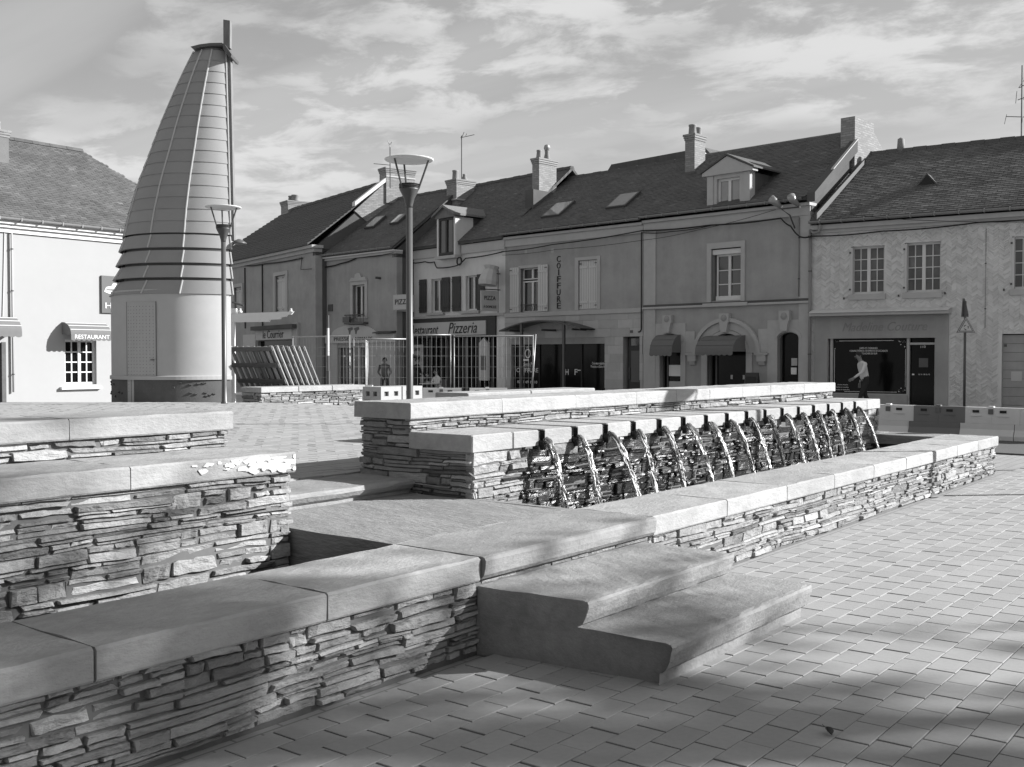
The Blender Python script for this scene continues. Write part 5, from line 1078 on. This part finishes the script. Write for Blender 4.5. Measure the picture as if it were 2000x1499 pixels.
for z0, z1, mt in ((0, .4, white), (.4, 1.0, metal_dark), (1.0, 1.35, metal_mid), (1.35, 1.45, white), (1.45, 2.0, white), (2.0, 2.3, metal_dark)): MB().lathe([(.028 if z0 > .9 else .045, z0), (.028 if z0 > .9 else .045, z1 - .004)], 10).build('band', mt, t)
# barriers
def barrier(loc, ang, mt, label, sl=None):
    t = thing('barrier', label, 'barrier', loc, ang, 'plastic barrier blocks'); H = .63
    sec = [(-.16, 0), (.16, 0), (.16, .08), (.09, .2), (.07, H), (-.07, H), (-.09, .2), (-.16, .08)]
    def cut(z0, z1):
        pts = []
        def wdt(z): 
            for (a, za), (b_, zb) in zip([(.16, 0), (.16, .08), (.09, .2), (.07, H)], [(.16, .08), (.09, .2), (.07, H), (.07, H)]):
                if za <= z <= zb and zb > za: return a + (b_ - a) * (z - za) / (zb - za)
            return .07
        zs = [z0] + [z for z in (.08, .2) if z0 < z < z1] + [z1]; return [(-wdt(z), z) for z in zs][::-1] + [(wdt(z), z) for z in zs]
    MB().prismx(cut(0, .31), -.09, .90).build('lower_body', mt, t); MB().prismx(cut(.312, H), 0, 1.0).build('upper_body', mt, t)
    for x in (.2, .7):
        MB().box(x - .06, x + .06, -.088, -.06, .525, .575).build('slot', sl or ink, t); MB().box(x - .11, x + .11, -.094, -.07, .455, .467).build('moulded_line', mt, t)
    MB().box(.43, .52, -.092, -.06, .50, .6).build('label_patch', ink_g, t); MB().box(.42, .52, -.05, .05, H, H + .025).build('filler_cap', mt, t)
    MB().prismx([(-.115, .09), (-.09, .2), (-.085, .45), (-.07, .45), (-.07, .09)], .46, .49).build('moulded_rib', mt, t)
    return t
for k, (v, mt, lb) in enumerate(((7.72, white_dirty, 'pale plastic barrier block next to the end of the cascade wall'), (6.72, plastic_red, 'dark plastic barrier block between two pale ones'), (5.72, white_dirty, 'pale plastic barrier block right of the dark one'), (4.72, white_dirty, 'pale plastic barrier block cut by the right edge of the photo'))):
    barrier((22.0, v, .004), -math.pi / 2 + ro_.uniform(-.03, .03), mt, lb)
for x, D, lb, a in ((826, 27.2, 'pale plastic barrier block just right of the near street lamp', .05), (917, 27.8, 'pale plastic barrier block behind the cascade wall by the menu panel', .1), (649, 26.0, 'pale plastic barrier block beside the fence posts', .0)):
    p = px(x, D); p.z = zpx(757 if x > 700 else 751, D) - .65; barrier(p, YAW - math.pi / 2 + a, white_dirty, lb)
# hollow concrete blocks
pale_block = mat('pale concrete block', .36, .08, .9, 8)
def hollow(loc, label):
    t = thing('hollow_block', label, 'block', loc); W_, L_, H_ = .55, .62, .72
    MB().box(0.05, L_ - .05, 0.05, W_ - .05, 0, H_ - .02).build('core', plinth_m, t)
    for nm, y0, y1 in (('face', 0, .049), ):
        xs = [0, .1, .23, .39, .52, L_]; m = MB()
        for z0, z1 in ((0, .36), (.46, .54), (.64, H_)): m.box(0, L_, 0, .049, z0, z1)
        for z0, z1 in ((.36, .46), (.54, .64)):
            for a, b_ in ((0, .1), (.23, .39), (.52, L_)): m.box(a, b_, 0, .049, z0 + .0005, z1 - .0005)
        m.build('lit_face', pale_block, t)
    m = MB()
    for z0, z1 in ((0, .36), (.46, .54), (.64, H_)): m.box(0, .049, .05, W_, z0, z1)
    for z0, z1 in ((.36, .46), (.54, .64)):
        for a, b_ in ((.05, .12), (.24, .34), (.46, W_)): m.box(0, .049, a, b_, z0 + .0005, z1 - .0005)
    m.build('shaded_face', pale_block, t); MB().box(0, L_, 0, W_, H_, H_ + .02).build('lid', pale_block, t)
    return t
p = px(744, 22.2); p.z = .25; hollow(p, 'hollow pale block with square holes behind the wall, left one'); hollow(p + Vector((.66, .0, 0)), 'hollow pale block with square holes beside the near street lamp')
# road sign
D_ = 26.2; p = px(1884, D_); p.z = .07; t = thing('road_sign', 'triangular roundabout warning sign on a slim post by the pale house', 'road sign', p, YAW - math.pi / 2)
MB().tube([(0, 0, 0), (0, 0, 2.95)], .03, 10).build('post', metal_dark, t, True)
def tri(s, y0, y1, zc, mt, nm): MB().prism([(-s, zc - s * .577), (s, zc - s * .577), (0, zc + s * 1.155)], y0, y1).build(nm, mt, t)
zc = 2.25; tri(.235, -.045, -.032, zc + .05, ink_g, 'border'); tri(.205, -.05, -.0455, zc + .05, sign_pale, 'border'); tri(.185, -.054, -.0505, zc + .05, ink_g, 'border'); tri(.15, -.058, -.0545, zc + .05, sign_pale, 'sign_face')
for k in range(3):
    a0 = R(90 + 120 * k); pts = [(.055 * math.cos(a0 + R(i * 14)), -.0605, zc + .045 + .055 * math.sin(a0 + R(i * 14))) for i in range(6)]; MB().tube(pts, [.008] * 4 + [.016, .001], 5).build('arrow', ink, t)
MB().prism([(-.08, 2.56), (.1, 2.56), (.1, 2.62), (.04, 2.9), (0, 3.02), (-.05, 3.02)], .035, .05).build('rear_sign', metal_mid, t); MB().box(-.06, .08, .03, .034, 2.6, 2.63).build('clamp', metal_dark, t)
# menu board
p = px(1469, 31.3); p.z = .07; t = thing('menu_board', 'small dark pavement board standing by the arched shop window', 'board', p, -1.6755)
MB().prismx([(-.25, 0), (-.22, 0), (.02, 1.1), (-.02, 1.1)], -.22, .22).build('front_leaf', wood_dark, t); MB().prismx([(.25, 0), (.22, 0), (-.01, 1.08), (.02, 1.1)], -.22, .22).build('rear_leaf', wood_dark, t)
MB().prismx([(-.246, .15), (-.05, .98), (-.055, .98), (-.251, .15)], -.17, .17).build('blackboard', ink, t)
# ------------------------------------------------------------------ people
def person(loc, head_dir, label, pose, shirt, trousers, hair=hair_m, skin=skin_m, H=1.70, seated=False):
    f = Vector((head_dir.x, head_dir.y, 0)).normalized(); l = Vector((-f.y, f.x, 0)); k = H / 1.74
    ang = math.atan2(f.y, f.x)
    J = dict(pel=(0, 0, .95), sp=(.0, 0, 1.14), ch=(.01, 0, 1.36), nk=(.02, 0, 1.50), nk2=(.03, 0, 1.555), hd=(.045, 0, 1.63), ht=(.03, 0, 1.70),
             hl=(0, .1, .92), hr=(0, -.1, .92), kl=(.03, .11, .5), kr=(.03, -.11, .5), al=(0, .11, .09), ar=(0, -.11, .09), tl=(.17, .13, .035), tr=(.17, -.13, .035),
             sl=(0, .18, 1.42), sr=(0, -.18, 1.42), el=(-.03, .25, 1.14), er=(-.03, -.25, 1.14), wl=(.05, .27, .9), wr=(.05, -.27, .9))
    J.update(pose)
    for q in 'lr':
        w_ = Vector(J['w' + q]); d = (w_ - Vector(J['e' + q])).normalized(); side = Vector((0, 1 if q == 'l' else -1, 0)); out_v = d.cross(side).normalized()
        J['p' + q] = tuple(w_ + d * .07)
        for i, (sp_, ln) in enumerate(((-.030, .075), (-.010, .088), (.010, .083), (.028, .065))):
            J['f%s%d' % (q, i)] = tuple(w_ + d * .085 + out_v * sp_); J['g%s%d' % (q, i)] = tuple(w_ + d * (.085 + ln * .6) + out_v * sp_ * 1.1 - side * .012); J['i%s%d' % (q, i)] = tuple(w_ + d * (.085 + ln) + out_v * sp_ - side * .03)
        J['th' + q] = tuple(w_ + d * .035 - out_v * .04 - side * .01); J['ti' + q] = tuple(w_ + d * .085 - out_v * .055 - side * .02)
    rad = dict(pel=.135, sp=.125, ch=.15, nk=.055, nk2=.055, hd=.092, ht=.07, hl=.095, hr=.095, kl=.065, kr=.065, al=.045, ar=.045, tl=.035, tr=.035, sl=.062, sr=.062, el=.045, er=.045, wl=.03, wr=.03, pl=.03, pr=.03)
    E_ = [('pel', 'sp', 's'), ('sp', 'ch', 's'), ('ch', 'nk', 's'), ('nk', 'nk2', 'k'), ('nk2', 'hd', 'k'), ('hd', 'ht', 'k'), ('pel', 'hl', 't'), ('pel', 'hr', 't'), ('hl', 'kl', 't'), ('hr', 'kr', 't'), ('kl', 'al', 't'), ('kr', 'ar', 't'), ('al', 'tl', 'o'), ('ar', 'tr', 'o'), ('ch', 'sl', 's'), ('ch', 'sr', 's'), ('sl', 'el', 's'), ('sr', 'er', 's'), ('el', 'wl', 'm'), ('er', 'wr', 'm'), ('wl', 'pl', 'k'), ('wr', 'pr', 'k')]
    for q in 'lr':
        for i in range(4): E_ += [('p' + q, 'f%s%d' % (q, i), 'k'), ('f%s%d' % (q, i), 'g%s%d' % (q, i), 'k'), ('g%s%d' % (q, i), 'i%s%d' % (q, i), 'k')]
        E_ += [('w' + q, 'th' + q, 'k'), ('th' + q, 'ti' + q, 'k')]
    names = list(J); V = [tuple(c * k for c in J[n_]) for n_ in names]; ix = {n_: i for i, n_ in enumerate(names)}
    me = bpy.data.meshes.new('tmp'); me.from_pydata(V, [(ix[a], ix[b]) for a, b, _ in E_], []); o = bpy.data.objects.new('tmp', me); COL.objects.link(o)
    md = o.modifiers.new('skin', 'SKIN'); md.branch_smoothing = .3
    for i, n_ in enumerate(names):
        sv = me.skin_vertices[0].data[i]; r_ = rad.get(n_, .009) * k; sv.radius = (r_, r_); sv.use_root = n_ == 'pel'
        if n_ in ('ch', 'sp', 'pel'): sv.radius = (r_ * 1.12, r_ * .85)
    o.modifiers.new('sub', 'SUBSURF').levels = 2; o.modifiers['sub'].render_levels = 2
    bpy.context.view_layer.update(); em = bpy.data.meshes.new_from_object(o.evaluated_get(bpy.context.evaluated_depsgraph_get())); COL.objects.unlink(o); bpy.data.objects.remove(o)
    mats = {'s': shirt, 't': trousers, 'k': skin, 'o': ink, 'm': pose.get('sleeve', shirt)}; order = list(mats)
    em.materials.clear(); [em.materials.append(mats[q]) for q in order]
    segs = [(Vector(V[ix[a]]), Vector(V[ix[b]]), c) for a, b, c in E_]
    for pl in em.polygons:
        c = pl.center; best = None
        for a, b_, kind in segs:
            ab = b_ - a; t_ = max(0, min(1, (c - a).dot(ab) / max(ab.length_squared, 1e-9))); d_ = (a + ab * t_ - c).length
            if best is None or d_ < best[0]: best = (d_, kind)
        pl.material_index = order.index(best[1]); pl.use_smooth = True
    em.attributes.new('tone', 'FLOAT', 'POINT').data.foreach_set('value', [1.0] * len(em.vertices))
    t = thing('person', label, 'person', loc, ang); link('body', em, t)
    hd = Vector(V[ix['hd']]); hm = MB(); vs = []; n1, n2 = 10, 14
    for i in range(n1 + 1):
        th = math.pi * .62 * i / n1
        for j in range(n2): ph = 2 * math.pi * j / n2; fr = max(0, math.cos(ph)); vs.append(hd + Vector((math.sin(th * (1 - .42 * fr)) * math.cos(ph) * .103 - .012, math.sin(th) * math.sin(ph) * .09, math.cos(th * (1 - .42 * fr)) * .115 + .012)) * k)
    hm.add(vs, [(i * n2 + j, i * n2 + (j + 1) % n2, (i + 1) * n2 + (j + 1) % n2, (i + 1) * n2 + j) for i in range(n1) for j in range(n2)]); hm.build('hair', hair, t, True)
    for sg_ in (-1, 1): MB().tube([hd + Vector((.083, sg_ * .03, .012)) * k, hd + Vector((.091, sg_ * .03, .012)) * k], .009 * k, 6).build('eye', ink, t); MB().tube([hd + Vector((0, sg_ * .085, .0)) * k, hd + Vector((-.01, sg_ * .098, .005)) * k], [.022 * k, .018 * k], 6).build('ear', skin, t)
    MB().tube([hd + Vector((.085, 0, .005)) * k, hd + Vector((.112, 0, -.018)) * k, hd + Vector((.086, 0, -.03)) * k], [.008 * k, .013 * k, .006 * k], 6).build('nose', skin, t); MB().box(hd.x + .08 * k, hd.x + .09 * k, -.02 * k, .02 * k, hd.z - .056 * k, hd.z - .048 * k).build('mouth', ink_g, t)
    return t
shirt_w = mat('pale shirt cloth', .6, .05, .9, 10); cloth_d = mat('dark cloth', .03, .1, .9, 10); cloth_g = mat('grey shirt cloth', .13, .08, .9, 10); cloth_l = mat('light blouse cloth', .5, .05, .9, 10); jeans = mat('dark trousers cloth', .07, .1, .9, 10)
p = px(1690, 28.5); p.z = .07
person(p, -RT * .95 - FD * .2, 'man in a pale shirt and dark trousers striding past the dressmaker shop window', dict(sp=(.03, 0, 1.14), ch=(.10, 0, 1.34), nk=(.15, 0, 1.47), nk2=(.17, 0, 1.52), hd=(.21, 0, 1.60), ht=(.20, 0, 1.67), sl=(.09, .18, 1.40), sr=(.09, -.18, 1.40), kl=(.2, .1, .52), al=(.22, .1, .1), tl=(.38, .11, .06), kr=(-.06, -.1, .5), ar=(-.34, -.1, .17), tr=(-.24, -.1, .04), el=(.24, .24, 1.16), wl=(.46, .22, 1.02), er=(-.08, -.25, 1.13), wr=(-.02, -.28, .88)), shirt_w, cloth_d, H=1.72)
p = px(751, 39.5); p.z = .0
person(p, -FD * .95 + RT * .3, 'man in a grey shirt standing in front of the pet shop wall', dict(el=(-.02, .26, 1.15), wl=(.16, .16, 1.0), er=(-.02, -.26, 1.15), wr=(.16, -.16, .98)), cloth_g, jeans, H=1.62)
p = px(814, 37.5); p.z = .0
person(p, RT * .9 - FD * .35, 'dark-haired woman in black standing beside the near street lamp', dict(el=(.06, .24, 1.16), wl=(.3, .18, 1.08), er=(.06, -.24, 1.16), wr=(.28, -.16, 1.02)), cloth_d, cloth_d, H=1.62)
p = px(856, 36.5); p.z = .0
person(p, -RT * .7 - FD * .5, 'person in a light top seated at the café table by the fence', dict(pel=(0, 0, .5), sp=(.02, 0, .68), ch=(.05, 0, .9), nk=(.07, 0, 1.04), nk2=(.08, 0, 1.09), hd=(.1, 0, 1.16), ht=(.09, 0, 1.23), hl=(.02, .1, .49), hr=(.02, -.1, .49), kl=(.42, .11, .5), kr=(.42, -.11, .5), al=(.42, .11, .09), ar=(.42, -.11, .09), tl=(.58, .12, .04), tr=(.58, -.12, .04), sl=(.05, .18, .95), sr=(.05, -.18, .95), el=(.14, .25, .74), er=(.14, -.25, .74), wl=(.38, .16, .78), wr=(.38, -.16, .78)), cloth_l, jeans, H=1.68)
cf = thing('cafe_chair', 'dark café chair under the seated person by the fence', 'chair', px(857, 36.7), math.atan2(-RT.y * .7 - FD.y * .5, -RT.x * .7 - FD.x * .5))
MB().cbox(-.2, .2, -.2, .2, .40, .43, .01).build('seat', metal_dark, cf); MB().cbox(-.24, -.21, -.2, .2, .55, .85, .008).build('backrest', metal_dark, cf)
for x in (-.19, .19):
    for y in (-.18, .18): MB().tube([(x * 1.1, y * 1.1, 0), (x, y, .4)], .014, 6).build('leg', metal_dark, cf)
for y in (-.18, .18): MB().tube([(-.2, y, .42), (-.235, y, .85)], .013, 6).build('back_post', metal_dark, cf)
tb_ = px(838, 36.2); ct = thing('cafe_table', 'small round café table beside the near street lamp', 'table', tb_)
MB().lathe([(.02, .70), (.33, .705), (.34, .715), (.34, .73), (.32, .735)], 24).build('table_top', sign_pale, ct); MB().lathe([(.03, .04), (.03, .70)], 10).build('stem', metal_dark, ct, True); MB().lathe([(.22, 0), (.22, .02), (.05, .05)], 16).build('base', metal_dark, ct, True)
# curled dead leaf on the paving
p = Vector((4.32, 1.66, 0)); t = thing('dead_leaf', 'small curled dead leaf lying on the paving at the lower right', 'leaf', p, .7)
m = MB(); vs = []
for i in range(7):
    s = i / 6; w_ = .016 * math.sin(math.pi * s) ** .7 + .001; vs += [(s * .075 - .03, -w_, .004 + .022 * abs(s - .4) + w_ * .8), (s * .075 - .03, 0, .003 + .03 * (s - .45) ** 2), (s * .075 - .03, w_, .004 + .02 * abs(s - .4) + w_ * .9)]
m.add(vs, [(i * 3 + a, i * 3 + 3 + a, i * 3 + 4 + a, i * 3 + 1 + a) for i in range(6) for a in (0, 1)]); m.build('blade', bark, t); MB().tube([(.04, 0, .012), (.07, .01, .02)], .0015, 4).build('stalk', bark, t)
# ------------------------------------------------------------------ the tree whose shade dapples the foreground (just outside the frame)
def tree(loc, H, label, nl, cr, cz, leafs=.14, seed=4):
    r = random.Random(seed); t = thing('shade_tree', label, 'tree', loc)
    MB().tube([(0, 0, -.1), (.03, .02, 1.2), (-.05, .05, 2.6), (0, 0, cz - 1), (.05, -.05, cz + 1.0)], [.26, .2, .17, .12, .03], 10).build('trunk', bark, t, True)
    tips = []; m = MB()
    for k in range(34):
        a = k * 2.4; zb_ = max(2.0, cz - cr[2] * 1.2); z0 = zb_ + (cz + .8 - zb_) * r.random(); L = r.uniform(.6, 1.0); z1 = z0 + r.uniform(.6, 2.2); z1 = min(z1, cz + cr[2] * .9)
        rr = math.sqrt(max(.05, 1 - ((z1 - cz) / cr[2]) ** 2)) * L; tip = RT * math.cos(a) * cr[0] * rr + FD * math.sin(a) * cr[1] * rr + Vector((0, 0, z1)); base = Vector((0, 0, z0)); mid = (base + tip) / 2 + Vector((r.uniform(-.3, .3), r.uniform(-.3, .3), r.uniform(0, .4)))
        m.tube([base, mid, tip], [.06, .035, .01], 6)
        for j in range(6):
            b0 = base.lerp(tip, r.uniform(.35, 1)); e = b0 + Vector((r.gauss(0, .5), r.gauss(0, .5), r.gauss(.1, .4))); m.tube([b0, e], [.014, .005], 4); tips.append((b0, e))
    m.build('limbs', bark, t, True); c = MB()
    for i in range(nl):
        b0, e = r.choice(tips); p_ = b0.lerp(e, r.uniform(.2, 1.15)) + Vector((r.gauss(0, .16), r.gauss(0, .16), r.gauss(0, .14)))
        d = Vector((r.gauss(0, 1), r.gauss(0, 1), r.gauss(0, .6))).normalized(); q = d.orthogonal().normalized(); s = leafs * r.uniform(.6, 1.2)
        c.add([p_ - d * s, p_ + q * s * .45, p_ + d * s, p_ - q * s * .45], [(0, 1, 2, 3)], r.uniform(.7, 1.3))
    c.build('crown', leaf_m, t)
    return t
tree(UV(24, 6.1), 13, 'leafy shade tree just beyond the right edge of the square', 400, (3.6, 2.6, 3.0), 10.2, .17)
tree(UV(21.5, 6.3), 13, 'tall leafy shade tree farther off beyond the right edge of the square', 820, (3.0, 2.1, 2.0), 11.3, .16, 9)
# unseen dense trees added behind the camera to block sky light on left-facing sides
tr0 = tree(Vector((-6.3, -8.5, 0)), 7, 'first unseen tree of the row added behind the camera to block sky light, counted from the street', 5200, (3.0, 3.0, 3.3), 3.9, .34, 12)
tr0['group'] = 'unseen trees added to block sky light'; tr0.scale = (1.6,) * 3
for k_, (u_, v_) in enumerate(((-6.6, -1.5), (-6.2, 5.5), (-6.6, 12.5), (-7.5, 19.5))):
    c_ = copy_tree(tr0); c_['label'] = '%s unseen tree of the row added behind the camera to block sky light, counted from the street' % ('second', 'third', 'fourth', 'fifth')[k_]; c_.location = (u_, v_, 0); c_.rotation_euler.z = u_ * 3
